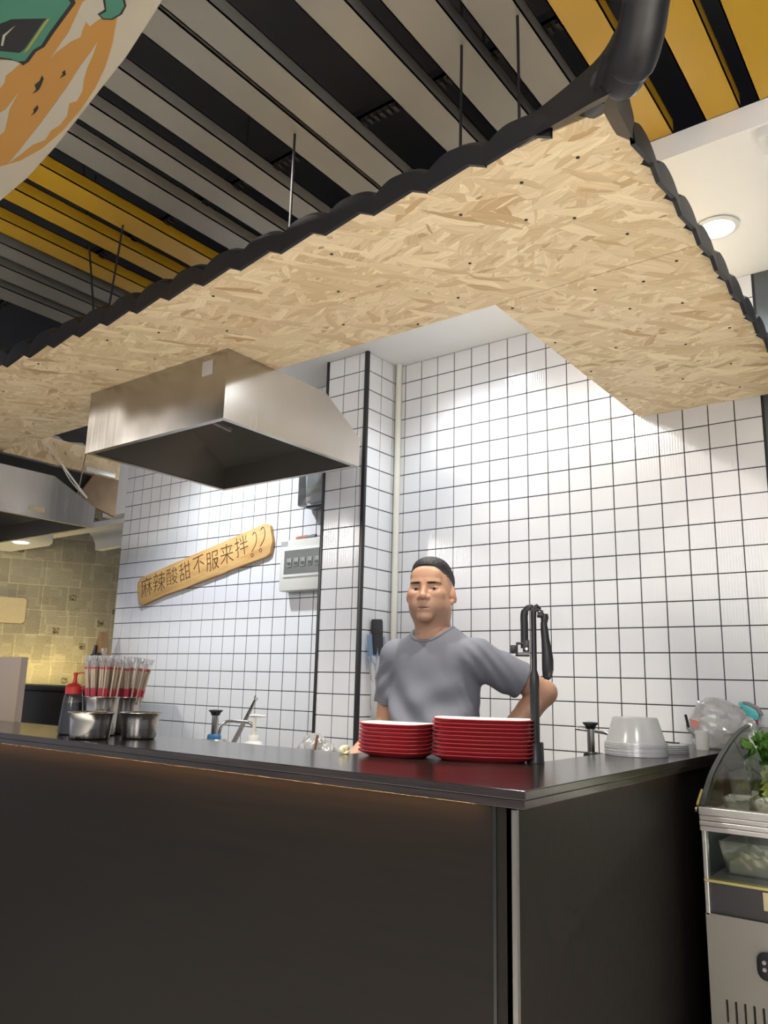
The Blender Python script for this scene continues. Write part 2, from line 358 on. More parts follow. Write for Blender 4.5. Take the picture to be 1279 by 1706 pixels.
# ------------------------------------------------------------------ implicit surfaces (for bodies, cloth and bags)
class SDF:
    def __init__(s, lo, hi, h):
        s.lo = np.array(lo, np.float32); s.h = h
        n = np.ceil((np.array(hi)-np.array(lo))/h).astype(int)+1
        ax = [s.lo[i]+h*np.arange(n[i], dtype=np.float32) for i in range(3)]
        s.X, s.Y, s.Z = np.meshgrid(*ax, indexing='ij'); s.n = n
        s.d = np.full(tuple(n), 1.0, np.float32)
    def cap(s, a, b, ra, rb=None):
        rb = ra if rb is None else rb
        a = np.array(a, np.float32); b = np.array(b, np.float32); ab = b-a; L = float(ab@ab)+1e-9
        t = np.clip(((s.X-a[0])*ab[0]+(s.Y-a[1])*ab[1]+(s.Z-a[2])*ab[2])/L, 0, 1)
        return np.sqrt((s.X-a[0]-t*ab[0])**2+(s.Y-a[1]-t*ab[1])**2+(s.Z-a[2]-t*ab[2])**2)-(ra+(rb-ra)*t)
    def ell(s, c, r, rot=None):
        x, y, z = s.X-c[0], s.Y-c[1], s.Z-c[2]
        if rot is not None:
            m = np.array(rot.to_matrix().inverted(), np.float32)
            x, y, z = m[0, 0]*x+m[0, 1]*y+m[0, 2]*z, m[1, 0]*x+m[1, 1]*y+m[1, 2]*z, m[2, 0]*x+m[2, 1]*y+m[2, 2]*z
        k0 = np.sqrt((x/r[0])**2+(y/r[1])**2+(z/r[2])**2)
        k1 = np.sqrt((x/r[0]**2)**2+(y/r[1]**2)**2+(z/r[2]**2)**2)+1e-6
        return k0*(k0-1)/k1
    def u(s, e, k=.01):
        h = np.clip(.5+.5*(s.d-e)/k, 0, 1); s.d = s.d*(1-h)+e*h-k*h*(1-h); return s
    def sub(s, e, k=.005):
        e = -e; h = np.clip(.5-.5*(s.d-e)/k, 0, 1); s.d = s.d*(1-h)+e*h+k*h*(1-h); return s
    def mesh(s, name):
        d = s.d; ins = d < 0; nx, ny, nz = d.shape
        cnt = np.zeros((nx-1, ny-1, nz-1), np.int8)
        for i in (0, 1):
            for j in (0, 1):
                for k in (0, 1): cnt += ins[i:nx-1+i, j:ny-1+j, k:nz-1+k]
        act = (cnt > 0) & (cnt < 8); idx = np.full(act.shape, -1, np.int64); cells = np.argwhere(act)
        idx[act] = np.arange(len(cells)); P = np.zeros((len(cells), 3)); W_ = np.zeros(len(cells))
        cs = [(i, j, k) for i in (0, 1) for j in (0, 1) for k in (0, 1)]
        for a in cs:
            for ax in range(3):
                if a[ax] == 0:
                    b = list(a); b[ax] = 1
                    da = d[cells[:, 0]+a[0], cells[:, 1]+a[1], cells[:, 2]+a[2]]; db = d[cells[:, 0]+b[0], cells[:, 1]+b[1], cells[:, 2]+b[2]]
                    m = (da < 0) != (db < 0); t = np.where(m, da/(da-db+1e-12), 0)
                    q = np.tile(np.array(a, float), (len(cells), 1)); q[:, ax] = t
                    P[m] += q[m]; W_[m] += 1
        V = s.lo+s.h*(cells+P/W_[:, None]); faces = []
        for ax in range(3):
            sl = [slice(None)]*3; sl2 = [slice(None)]*3; sl[ax] = slice(0, -1); sl2[ax] = slice(1, None)
            ch = ins[tuple(sl)] != ins[tuple(sl2)]; e = np.argwhere(ch); o1, o2 = [(1, 2), (2, 0), (0, 1)][ax]
            ok = (e[:, o1] > 0) & (e[:, o2] > 0) & (e[:, o1] < d.shape[o1]-1) & (e[:, o2] < d.shape[o2]-1); e = e[ok]
            flip = ins[e[:, 0], e[:, 1], e[:, 2]]
            q = []
            for (p1, p2) in ((0, 0), (1, 0), (1, 1), (0, 1)):
                c = e.copy(); c[:, o1] -= p1; c[:, o2] -= p2; q.append(idx[c[:, 0], c[:, 1], c[:, 2]])
            q = np.stack(q, 1); q[~flip] = q[~flip][:, ::-1]; faces.append(q[:, ::-1][:, ::-1])
        F = np.concatenate(faces)
        return V, F
def np_mesh(name, V, F):
    me = bpy.data.meshes.new(name); me.from_pydata(V.tolist(), [], F.tolist()); fixn(me)
    me.polygons.foreach_set('use_smooth', [True]*len(me.polygons)); me.update(); return me
def vcol(me, name, cols):
    a = me.color_attributes.new(name, 'FLOAT_COLOR', 'POINT')
    c = np.ones((len(me.vertices), 4), np.float32); c[:, :3] = cols; a.data.foreach_set('color', c.ravel())
def sstep(a, b, x): t = np.clip((x-a)/(b-a), 0, 1); return t*t*(3-2*t)

# ================================================================== SETTING
mb = MB(); mb.box((-8, -5, -.1), (4, 6, 0)); struct('floor', mb, FLOORM)
CZ = 2.94
mb = MB(); mb.box((-5.3, 2.29, CZ), (3, 5.2, 3.02)); struct('ceiling', mb, WHITEPAINT)
mb = MB(); mb.box((-8, -5, 3.5), (4, 5.2, 3.6)); struct('ceiling_slab', mb, DARKCEIL)
mb = MB(); mb.box((-.600, 3.2, 0), (3, 3.3, CZ)); struct('wall_far_right', mb, SLATE)

# ceiling baffles
def baffle(x0, x1, mat, label, y0=-1.6, y1=2.287):
    z0, h, t = 3.02, .05, .004
    mb = MB(); mb.box((x0, y0, z0), (x1, y1, z0+t)); mb.box((x0, y0, z0), (x0+t, y1, z0+h)); mb.box((x1-t, y0, z0), (x1, y1, z0+h))
    mb.box((x0, y0, z0+h-t), (x0+.015, y1, z0+h)); mb.box((x1-.015, y0, z0+h-t), (x1, y1, z0+h))
    mb.box((x0, y0, z0), (x1, y0+t, z0+h))
    return tag(obj('ceiling_baffle', mb, mat, sm=0), label, 'ceiling baffle', 'metal baffles hung under the dark ceiling')
ords = ['first', 'second', 'third', 'fourth', 'fifth', 'sixth', 'seventh', 'eighth']
wl = [-1.941, -2.131, -2.323]
white = [(-.915, -.80), (-1.081, -.961), (-1.264, -1.153), (-1.558, -1.444), (-1.676, -1.569), (-1.938, -1.835), (-2.131, -2.037), (-2.323, -2.211)]
for i, (a, b_) in enumerate(white):
    baffle(a, b_, STRIPW, 'white metal ceiling baffle, %s white one to the left of the right yellow ones' % ords[i])
for i, (a, b_) in enumerate([(-.735, -.627), (-.530, -.428), (-.378, -.27)]):
    baffle(a, b_, STRIPY, 'bright yellow ceiling baffle by the black roof horn, %s from the white ones' % ords[i])
for i, (a, b_) in enumerate([(-2.562, -2.444), (-2.750, -2.655), (-2.985, -2.885)]):
    baffle(a, b_, STRIPY, 'dim yellow ceiling baffle of the left trio, %s from the white ones' % ords[i])
for i, (a, b_) in enumerate([(-3.165, -3.06), (-3.36, -3.24), (-3.55, -3.43)]):
    baffle(a, b_, STRIPW, 'grey-white ceiling baffle beyond the left yellow trio, %s from them' % ords[i])
# serrated carriers
mb = MB(); mb.box((-4.2, 1.716, 3.074), (-.3, 1.752, 3.084)); 
mb.box((-4.2, 1.716, 3.074), (-.3, 1.719, 3.110)); mb.box((-4.2, 1.749, 3.074), (-.3, 1.752, 3.110))
for k in range(156):
    x = -4.19+k*.025; mb.box((x, 1.721, 3.060), (x+.010, 1.747, 3.0745))
for x in (-4.0, -3.0, -2.0, -1.0): mb.box((x, 1.73, 3.1), (x+.006, 1.736, 3.5))
tag(obj('baffle_carrier', mb, BLACKMAT, sm=0), 'dark toothed carrier rail crossing above the ceiling baffles', 'carrier rail')
mb = MB(); mb.box((-4.2, .90, 3.074), (-.2, .93, 3.11))
for x in (-4.0, -3.0, -2.0, -1.0): mb.box((x, .91, 3.1), (x+.006, .916, 3.5))
tag(obj('support_channel', mb, BLACKMAT, sm=0), 'plain dark support channel over the nearer ends of the baffles', 'ceiling channel')

# tiled walls -------------------------------------------------------
def tile_mesh():
    mb = MB(); mb.box((0, -.004, 0), (.0955, 0, .0955)); me = mb.mesh('tile'); fixn(me)
    import bmesh
    bm = bmesh.new(); bm.from_mesh(me)
    es = [e for e in bm.edges if all(abs(v.co.y+.004) < 1e-5 for v in e.verts)]
    bmesh.ops.bevel(bm, geom=es, offset=.0012, segments=1, affect='EDGES'); bm.to_mesh(me); bm.free()
    me.materials.append(TILE); return me
TM = tile_mesh()
def tiles(parent, spans, zs, place, keep):
    """spans: list of (u0,u1), zs: list of (z0,z1); place(u,z)->(loc, rz); keep(u,z)->bool"""
    rest = MB(); cnt = 0
    for (u0, u1) in spans:
        for (z0, z1) in zs:
            w = (u1-u0-.0045)/.0955; h = (z1-z0-.0045)/.0955
            loc, rz = place(u0+.00225, z0+.00225)
            if keep(u0, z0) and cnt < 300:
                o = bpy.data.objects.new('tile', TM); COL.objects.link(o); o.parent = parent
                o.location = loc; o.rotation_euler = (rng.normal(0, .0016), 0, rz+rng.normal(0, .0016)); o.scale = (w, 1, h); cnt += 1
            else:
                rest.box((0, -.004, 0), (.0955*w, 0, .0955*h), Matrix.Translation(loc) @ Matrix.Rotation(rz, 4, 'Z'))
    if rest.v:
        o = obj('tile_field', rest, TILE, parent, sm=0); o['kind'] = 'stuff'
zrows = [(CZ-.1*(k+1), CZ-.1*k) for k in range(24)]
mb = MB(); mb.box((-2.62, 3.2, 0), (-.600, 3.3, CZ)); wr = struct('wall_right', mb, GROUT)
sp = [(-2.36, -2.308)]+[(-2.308+.1*c, -2.308+.1*(c+1)) for c in range(17)]
tiles(wr, sp, zrows, lambda u, z: ((u, 3.2, z), 0), lambda u, z: z > 1.0 and not (z > 2.55 and u > -1.05) and not (z > 2.35 and u > -.75))
mb = MB(); mb.box((-4.68, 3.2, 0), (-2.62, 3.3, CZ)); wl_ = struct('wall_left', mb, GROUT)
sp = [(-4.68, -4.594)]+[(-2.994+.1*c, -2.994+.1*(c+1)) for c in range(-16, 3)]+[(-2.694, -2.62)]
tiles(wl_, sp, zrows, lambda u, z: ((u, 3.2, z), 0), lambda u, z: 1.0 < z < 2.43)
mb = MB(); mb.box((-2.62, 2.945, 0), (-2.365, 3.2, CZ)); colm = struct('column', mb, GROUT)
tiles(colm, [(-2.62, -2.515), (-2.515, -2.415), (-2.415, -2.36)], zrows, lambda u, z: ((u, 2.945, z), 0), lambda u, z: z > .9)
side = group_struct('column_side')
mb = MB(); mb.box((-2.3655, 2.945, 0), (-2.3645, 3.2, CZ)); obj('grout_face', mb, GROUT, side, sm=0)
tiles(side, [(2.945, 3.06), (3.06, 3.16), (3.16, 3.2)], zrows, lambda u, z: ((-2.3645, u, z), PI/2), lambda u, z: z > .9)
mb = MB(); mb.box((-2.376, 2.934, 0), (-2.355, 2.952, CZ)); struct('trim_1', mb, BLACKPL, bev=.002)
mb = MB(); mb.box((-2.632, 2.936, 0), (-2.615, 2.95, CZ)); struct('trim_2', mb, BLACKPL, bev=.002)
mb = MB(); mb.tube([(-2.336, 3.176, 0), (-2.336, 3.176, CZ)], .016, 16); tag(obj('corner_pipe', mb, WHITEPVC), 'cream plastic pipe running up the inner corner of the tiled column', 'pipe')
# white end board left of the tiled wall, hall ceiling downlight
mb = MB(); mb.box((-4.95, 3.205, 2.40), (-4.685, 3.28, 3.02)); struct('wall_end_board', mb, WHITEPAINT)
mb = MB(); mb.box((-5.9, 3.285, 2.36), (-4.68, 3.40, 2.40)); struct('trim_3', mb, WHITEPAINT)
def downlight(label, loc):
    t = thing('downlight', label, 'downlight', loc)
    mb = MB(); mb.lathe([(.062, .006), (.075, .003), (.078, -.001), (.062, -.006), (.058, -.002)], 32); obj('ring', mb, WHITEPL, t)
    mb = MB(); mb.lathe([(0, -.004), (.056, -.003), (.056, .004), (0, .004)], 32, cap=False); obj('diffuser', mb, LAMPGLOW, t)
downlight('round white downlight glowing in the ceiling past the right roof tiles', (-.63, 2.77, CZ-.006))
downlight('small downlight inside the kitchen ceiling hidden behind the canopy board', (-1.86, 2.74, CZ-.006))
mb = MB(); mb.box((-.395, 2.30, CZ-.035), (-.25, 2.40, CZ)); t = tag(obj('sensor_box', mb, WHITEPL, bev=.006), 'small white box at the edge of the white ceiling', 'sensor box')

# neighbouring stall (far left) ------------------------------------
def make_news():
    m, nt, b = newmat('newspaper_wallpaper'); b.inputs['Roughness'].default_value = .7
    tc = N(nt, 'ShaderNodeTexCoord'); sp_ = N(nt, 'ShaderNodeSeparateXYZ'); lk(nt, tc.outputs['Object'], sp_.inputs[0])
    cb = N(nt, 'ShaderNodeCombineXYZ'); lk(nt, sp_.outputs[0], cb.inputs[0]); lk(nt, sp_.outputs[2], cb.inputs[1])
    br = N(nt, 'ShaderNodeTexBrick', i_Scale=1.0); br.offset = .37; br.squash = .7; br.squash_frequency = 3
    br.inputs['Brick Width'].default_value = .27; br.inputs['Row Height'].default_value = .20; br.inputs['Mortar Size'].default_value = .0022
    br.inputs['Color1'].default_value = rgb(s2l(176, 168, 144)); br.inputs['Color2'].default_value = rgb(s2l(150, 142, 120)); br.inputs['Mortar'].default_value = rgb(s2l(202, 192, 160))
    lk(nt, cb.outputs[0], br.inputs['Vector'])
    ln = N(nt, 'ShaderNodeTexWave', wave_type='BANDS', bands_direction='Y', i_Scale=38.0); lk(nt, cb.outputs[0], ln.inputs['Vector'])
    wd = N(nt, 'ShaderNodeTexNoise', i_Scale=1.0, i_Detail=1.0); mp = N(nt, 'ShaderNodeMapping'); mp.inputs['Scale'].default_value = (150, 90, 1); lk(nt, cb.outputs[0], mp.inputs[0]); lk(nt, mp.outputs[0], wd.inputs['Vector'])
    bk = N(nt, 'ShaderNodeTexVoronoi', distance='CHEBYCHEV', i_Scale=13.0, i_Randomness=.5); lk(nt, cb.outputs[0], bk.inputs['Vector'])
    bs = N(nt, 'ShaderNodeSeparateColor'); lk(nt, bk.outputs['Color'], bs.inputs[0])
    inb = N(nt, 'ShaderNodeMath', operation='LESS_THAN'); inb.inputs[1].default_value = .50; lk(nt, bk.outputs['Distance'], inb.inputs[0])
    t1 = N(nt, 'ShaderNodeMath', operation='MULTIPLY'); lk(nt, ln.outputs[0], t1.inputs[0]); lk(nt, wd.outputs[0], t1.inputs[1])
    t2 = N(nt, 'ShaderNodeMapRange'); t2.inputs[1].default_value = .22; t2.inputs[2].default_value = .48; lk(nt, t1.outputs[0], t2.inputs[0])
    t3 = N(nt, 'ShaderNodeMath', operation='MULTIPLY'); lk(nt, t2.outputs[0], t3.inputs[0]); lk(nt, inb.outputs[0], t3.inputs[1])
    t4 = N(nt, 'ShaderNodeMath', operation='MULTIPLY'); lk(nt, t3.outputs[0], t4.inputs[0]); t5 = N(nt, 'ShaderNodeMapRange'); t5.inputs[3].default_value = .45; lk(nt, bs.outputs[1], t5.inputs[0]); lk(nt, t5.outputs[0], t4.inputs[1])
    r = N(nt, 'ShaderNodeMixRGB'); r.inputs[1].default_value = (1, 1, 1, 1); r.inputs[2].default_value = (.30, .29, .28, 1); lk(nt, t4.outputs[0], r.inputs[0])
    mx = N(nt, 'ShaderNodeMixRGB'); mx.blend_type = 'MULTIPLY'; mx.inputs[0].default_value = 1.0; lk(nt, br.outputs[0], mx.inputs[1]); lk(nt, r.outputs[0], mx.inputs[2])
    v = N(nt, 'ShaderNodeTexVoronoi', distance='CHEBYCHEV', i_Scale=9.0, i_Randomness=.9); lk(nt, cb.outputs[0], v.inputs['Vector'])
    se = N(nt, 'ShaderNodeSeparateColor'); lk(nt, v.outputs['Color'], se.inputs[0])
    g1 = N(nt, 'ShaderNodeMath', operation='GREATER_THAN'); g1.inputs[1].default_value = .66; lk(nt, se.outputs[0], g1.inputs[0])
    g2 = N(nt, 'ShaderNodeMath', operation='LESS_THAN'); g2.inputs[1].default_value = .22; lk(nt, v.outputs['Distance'], g2.inputs[0])
    g3 = N(nt, 'ShaderNodeMath', operation='MULTIPLY'); lk(nt, g1.outputs[0], g3.inputs[0]); lk(nt, g2.outputs[0], g3.inputs[1])
    n3 = N(nt, 'ShaderNodeTexNoise', i_Scale=55.0, i_Detail=2.0); lk(nt, cb.outputs[0], n3.inputs['Vector'])
    r3 = N(nt, 'ShaderNodeValToRGB'); r3.color_ramp.elements[0].position = .4; r3.color_ramp.elements[1].position = .6
    r3.color_ramp.elements[0].color = rgb(s2l(62, 56, 44)); r3.color_ramp.elements[1].color = rgb(s2l(150, 138, 108)); lk(nt, n3.outputs[0], r3.inputs[0])
    m2 = N(nt, 'ShaderNodeMixRGB'); lk(nt, g3.outputs[0], m2.inputs[0]); lk(nt, mx.outputs[0], m2.inputs[1]); lk(nt, r3.outputs[0], m2.inputs[2])
    lk(nt, m2.outputs[0], b.inputs['Base Color']); return m
NEWS = make_news()
ang = math.atan2(.9, .44)
mb = MB(); mb.box((-2.2, 0, 0), (1.5, .06, 3.0)); struct('wall_neighbour', mb, NEWS, loc=(-5.90, 3.80, 0), rot=(0, 0, ang), sm=0)
# arch fascia: white board with an arched underside
mb = MB()
arch = [(-5.92, 2.52), (-5.28, 2.44), (-4.70, 2.44), (-4.70, 2.24), (-5.286, 2.270), (-5.552, 2.262), (-5.560, 2.31), (-5.60, 2.365), (-5.66, 2.41), (-5.75, 2.44), (-5.88, 2.455), (-5.92, 2.46)]
mb.prism(arch, 3.56, 3.62, (0, 2, 1)); tag(obj('arch_fascia', mb, WHITEPAINT, sm=0), 'white arched fascia board of the neighbouring stall at far left', 'fascia')
t = thing('ceiling_tray', 'round-cornered white ceiling tray with a small lamp above the newspaper wall', 'ceiling tray')
mb = MB(); mb.prism([(-6.16, 3.2), (-5.6, 3.2), (-5.45, 3.14), (-5.26, 3.02), (-5.16, 2.86), (-5.16, 2.4), (-6.5, 2.4)], 2.245, 2.30); obj('tray_board', mb, WHITEPAINT, t, sm=0)
mb = MB(); mb.lathe([(0, -.004), (.05, -.004), (.05, .006), (0, .006)], 24, cap=False); obj('lamp', mb, LAMPGLOW, t, loc=(-5.64, 3.0, 2.245))
PAPER = simple('aged_paper', s2l(186, 170, 132), .6, noise=.1, nscale=30)
mb = MB(); mb.prism(rrect(.26, .20, .03), -.012, -.002, (0, 2, 1)); obj_ = tag(obj('paper_plaque', mb, PAPER, loc=(-6.165, 3.24, 1.785), rot=(0, 0, ang)), 'pale rounded paper plaque stuck on the newspaper wall', 'plaque')
# bulkhead of the canopy's left arm
bh = thing('canopy_bulkhead', 'chipboard bulkhead with black hollow behind the second hood', 'bulkhead')
mb = MB(); mb.box((-4.0, 1.962, 2.42), (-3.98, 2.66, 2.565)); obj('fascia_board', mb, OSB, bh, sm=0)
mb = MB(); mb.prism([(2.66, 2.20), (2.66, 2.42), (2.50, 2.42), (2.40, 2.26)], -4.0, -3.98, (1, 2, 0)); obj('end_board', mb, simple('weathered_plywood', s2l(122, 100, 74), .6, noise=.3, nscale=14), bh, sm=0)
mb = MB(); mb.prism([(1.7, 2.345), (2.22, 2.345), (2.49, 2.235), (2.55, 2.27), (2.55, 2.415), (1.7, 2.415)], -4.03, -4.005, (1, 2, 0)); obj('hollow_shade', mb, BLACKMAT, bh, sm=0)  # black sheet stands in for the shade inside the bulkhead
mb = MB(); mb.box((-3.98, 2.44, 2.425), (-3.972, 2.63, 2.455)); obj('bracket', mb, ALU, bh, bev=.002)
BEIGE = simple('beige_partition', s2l(176, 158, 142), .5)
mb = MB(); mb.box((-5.2, 2.28, 0), (-4.135, 2.32, 1.385)); tag(obj('partition_panel', mb, BEIGE, bev=.004), 'beige partition panel behind the left end of the bar', 'partition')
mb = MB(); mb.box((-5.6, 2.70, 0), (-4.06, 2.97, 1.20)); mb.box((-5.62, 2.68, 1.20), (-4.05, 2.98, 1.232)); tag(obj('stall_counter', mb, BLACKPL, bev=.004), 'black counter box beneath the newspaper wall', 'counter')
lamp('stall_glow', 'AREA', (-5.9, 3.30, 1.22), 3.0, (1, .78, .30), (-6.02, 3.36, 1.6), .9, sizey=.05)

# second hood / first hood ------------------------------------------
def hood(label, x0, x1, y0, yb, y1, zb, zt, zl):
    t = thing('exhaust_hood', label, 'exhaust hood', ((x0+x1)/2, (y0+y1)/2, zb))
    ox, oy, oz = t.location
    th = .006; mb = MB()
    prof = [(y0, zb), (y0, zt), (yb, zt), (y1, zl), (y1, zb)]
    L = [(x0, a, c) for a, c in prof]; Rr = [(x1, a, c) for a, c in prof]
    vs = L+Rr; fs = [[0, 1, 6, 5], [1, 2, 7, 6], [2, 3, 8, 7], [3, 4, 9, 8], [4, 3, 2, 1, 0], [5, 6, 7, 8, 9]]
    mb.add([(a-ox, b_-oy, c-oz) for a, b_, c in vs], fs)
    o = obj('shell', mb, [STEEL], t, sm=0, bev=0)
    md = o.modifiers.new('wall', 'SOLIDIFY'); md.thickness = th; md.offset = -1
    # inner lining
    i = .012; mb = MB()
    pr2 = [(y0+i, zb+.002), (y0+i, zt-i), (yb-i*.6, zt-i), (y1-i, zl-i), (y1-i, zb+.002)]
    vs = [(x0+i, a, c) for a, c in pr2]+[(x1-i, a, c) for a, c in pr2]
    mb.add([(a-ox, b_-oy, c-oz) for a, b_, c in vs], fs); obj('lining', mb, HOODIN, t, sm=0)
    # bottom rim (turned-in lip)
    mb = MB(); w = .022
    for lo, hi in (((x0, y0, zb-.004), (x1, y0+w, zb)), ((x0, y1-w, zb-.004), (x1, y1, zb)), ((x0, y0+w, zb-.004), (x0+w, y1-w, zb)), ((x1-w, y0+w, zb-.004), (x1, y1-w, zb))):
        mb.box((lo[0]-ox, lo[1]-oy, lo[2]-oz), (hi[0]-ox, hi[1]-oy, hi[2]-oz))
    obj('rim', mb, STEEL, t, sm=0)
    for x in (x0+(x1-x0)*.3, x0+(x1-x0)*.62):
        mb = MB(); mb.tube([(x-ox, yb-.20-oy, zt-.03-oz), (x-ox, yb+.02-oy, zt-.05-oz)], .012, 10); obj('grease_pipe', mb, HOODIN, t)
    return t
h1 = hood('large brushed steel exhaust hood hanging under the chipboard canopy', -2.815, -2.0, 1.716, 2.23, 2.452, 2.170, 2.419, 2.287)
mb = MB(); mb.box((-.13, -.3695, .17), (-.075, -.3685, .225)); obj('tape_patch', mb, simple('grey_tape', (.5, .48, .46), .45), h1, loc=(.41, 0, 0))
h2 = hood('smaller steel exhaust hood at far left with a wire tied to it', -4.9, -3.9, 1.75, 2.215, 2.475, 2.10, 2.335, 2.21)
mb = MB(); mb.box((.4995, .0, .03), (.501, .09, .055)); obj('name_plate', mb, PAPER, h2, loc=(0, -.02, 0))
mb = MB(); mb.lathe([(.09, 0), (.09, .082)], 24)
for k in range(1): mb.lathe([(.09, .03+.036*k), (.097, .04+.036*k), (.09, .05+.036*k)], 24, cap=False)
obj('duct', mb, ALU, h2, loc=(.30, -.17, .235))
mb = MB(); mb.tube(bez([(-3.93, 2.10, 2.56), (-3.935, 2.25, 2.43), (-3.93, 2.33, 2.335), (-3.915, 2.42, 2.262)], 6), .004, 6)
for k in range(14):
    q = k/13; p = Vector((-3.93, 2.27, 2.41)).lerp(Vector((-3.915, 2.42, 2.262)), q); mb.tube([p+Vector((0, -.004, .008)), p+Vector((0, .006, -.006))], .0055, 6)
tag(obj('tie_wire', mb, ALU), 'twisted silver wire tied down to the far hood', 'wire')
mb = MB(); mb.tube([(-3.96, 2.425, 2.56), (-3.97, 2.40, 2.26)], .004, 6); tag(obj('drop_rod', mb, CHROME), 'thin vertical rod beside the twisted wire near the far hood', 'rod')

# ================================================================== CANOPY
can = thing('canopy', 'chipboard canopy with black wavy roof tiles hanging over the bar', 'canopy', (-1.6, 1.65, 2.42))
ox, oy, oz = can.location
SZ = 2.42
def board(lo, hi): 
    mb = MB(); mb.box((lo[0]-ox, lo[1]-oy, lo[2]-oz), (hi[0]-ox, hi[1]-oy, hi[2]-oz)); return obj('osb_board', mb, OSB, can, sm=0, bev=.0015, seg=1)
board((-2.905, 1.345, SZ), (-.485, 1.953, SZ+.018))
board((-4.62, 1.345, SZ), (-2.909, 1.955, SZ+.018))
board((-1.083, 1.957, SZ), (-.485, 3.188, SZ+.018))
board((-1.083, 1.957, SZ+.018), (-1.065, 3.188, SZ+.14))
board((-3.99, 1.937, SZ+.018), (-1.065, 1.955, SZ+.14))
# screws
mb0 = MB(); mb0.lathe([(0, -.0015), (.0043, -.0012), (.0046, .001), (0, .001)], 10, cap=False); scm = mb0.mesh('screw'); fixn(scm); scm.materials.append(simple('dark_screw', (.02, .014, .01), .6))
for (x, y) in [(-.74, 1.46), (-.80, 1.60), (-.92, 1.49), (-1.02, 1.70), (-.70, 1.66), (-.62, 1.80), (-.60, 1.45), (-1.30, 1.45), (-1.42, 1.62), (-1.55, 1.80), (-1.75, 1.43), (-1.9, 1.62), (-2.1, 1.5), (-2.3, 1.44), (-2.5, 1.62), (-1.15, 1.85), (-1.35, 1.93), (-.56, 2.0), (-.67, 2.06), (-.80, 2.03), (-1.05, 2.0), (-.62, 2.25), (-.76, 2.20), (-1.05, 2.30), (-.55, 2.5), (-.70, 2.55), (-.9, 2.45), (-1.05, 2.6), (-.62, 2.8), (-.80, 2.85), (-1.05, 2.95), (-.65, 3.05), (-2.15, 1.92), (-2.7, 1.42), (-3.1, 1.5), (-3.4, 1.8)]:
    o = link('screw', scm, None, can, (x-ox, y-oy, SZ-.0002-oz))
# roof tiles
def roof_tile_mesh():
    """one wave of the roof sheet: steep on one flank, long on the other, with a hanging drip lip"""
    mb = MB(); n = 18; prof = []
    for i in range(n+1):
        u = i/n; q = u/.40 if u < .40 else 1
        z = .030*(math.sin(PI/2*q) if u < .40 else math.cos(PI/2*((u-.40)/.60)**1.4))
        prof.append((u*.1515-.0007, z))
    ys = [(0, 0), (.025, .022), (.13, .062), (.131, .074), (.22, .105)]
    vs = []; fs = []; m = len(prof); k = len(ys)
    for (y, dz) in ys:
        for (x, z) in prof: vs.append((x, y, z+dz))
    for (y, dz) in ys:
        for (x, z) in prof: vs.append((x, y+.008, z+dz-.012))
    for a in range(k-1):
        for i in range(m-1):
            fs.append([a*m+i, a*m+i+1, (a+1)*m+i+1, (a+1)*m+i])
            b_ = k*m; fs.append([b_+a*m+i, b_+(a+1)*m+i, b_+(a+1)*m+i+1, b_+a*m+i+1])
    o0 = len(vs)
    low = [-.046+.021*(i/n/.72 if i/n < .72 else (1-i/n)/.28) for i in range(m)]
    for i, (x, z) in enumerate(prof): vs.append((x, -.004, low[i]))
    for i, (x, z) in enumerate(prof): vs.append((x, .006, low[i]))
    for i in range(m-1):
        fs.append([i, o0+i, o0+i+1, i+1]); fs.append([o0+i, o0+m+i, o0+m+i+1, o0+i+1]); fs.append([o0+m+i, k*m+i, k*m+i+1, o0+m+i+1])
    mb.add(vs, fs); me = mb.mesh('roof_tile'); fixn(me); smooth(me, 40); me.materials.append(BLACKTILE); return me
RT = roof_tile_mesh()
for k in range(1, 17):
    link('roof_tile', RT, None, can, (-.593-.15*k-ox, 1.30-oy, 2.410+.004*max(0, 3-k)-oz))
for k in range(12):
    link('roof_tile', RT, None, can, (-.462-ox, 1.400+.151*k-oy, 2.408-oz), (0, 0, PI/2))
# flashing that sweeps up to the corner horn
def sweep_fin():
    mb = MB(); a = bez([(-.66, 1.295, 2.385), (-.58, 1.285, 2.385), (-.50, 1.26, 2.375), (-.44, 1.225, 2.35)], 5)
    b_ = bez([(-.66, 1.315, 2.452), (-.575, 1.32, 2.487), (-.48, 1.28, 2.488), (-.405, 1.19, 2.458)], 5)
    for off in (0,):
        n = len(a); vs = list(a)+list(b_)+[v+Vector((-.03, .05, .03)) for v in b_]+[v+Vector((-.03, .05, .03)) for v in a]
        fs = []
        for r_ in range(3):
            for i in range(n-1): fs.append([r_*n+i, r_*n+i+1, (r_+1)*n+i+1, (r_+1)*n+i])
        for i in range(n-1): fs.append([3*n+i, 3*n+i+1, i+1, i])
        fs.append([0, n, 2*n, 3*n]); fs.append([n-1, 4*n-1, 3*n-1, 2*n-1])
        mb.add([v-Vector((ox, oy, oz)) for v in vs], fs)
    return mb
obj('corner_flashing', sweep_fin(), BLACKTILE, can)
mb = MB(); n_ = 7
ra = bez([(-.440, 1.235, 2.352), (-.452, 1.30, 2.362), (-.462, 1.41, 2.372)], 3); rb = bez([(-.412, 1.215, 2.425), (-.440, 1.30, 2.440), (-.462, 1.41, 2.432)], 3)
vs = list(ra)+list(rb)+[v+Vector((-.045, .02, .02)) for v in rb]+[v+Vector((-.045, .02, .05)) for v in ra]
fs = [[r_*n_+i, r_*n_+i+1, ((r_+1) % 4)*n_+i+1, ((r_+1) % 4)*n_+i] for r_ in range(4) for i in range(n_-1)]+[[0, n_, 2*n_, 3*n_], [n_-1, 4*n_-1, 3*n_-1, 2*n_-1]]
mb.add([v-Vector((ox, oy, oz)) for v in vs], fs); obj('corner_flashing', mb, BLACKTILE, can)
O3 = Vector((ox, oy, oz))
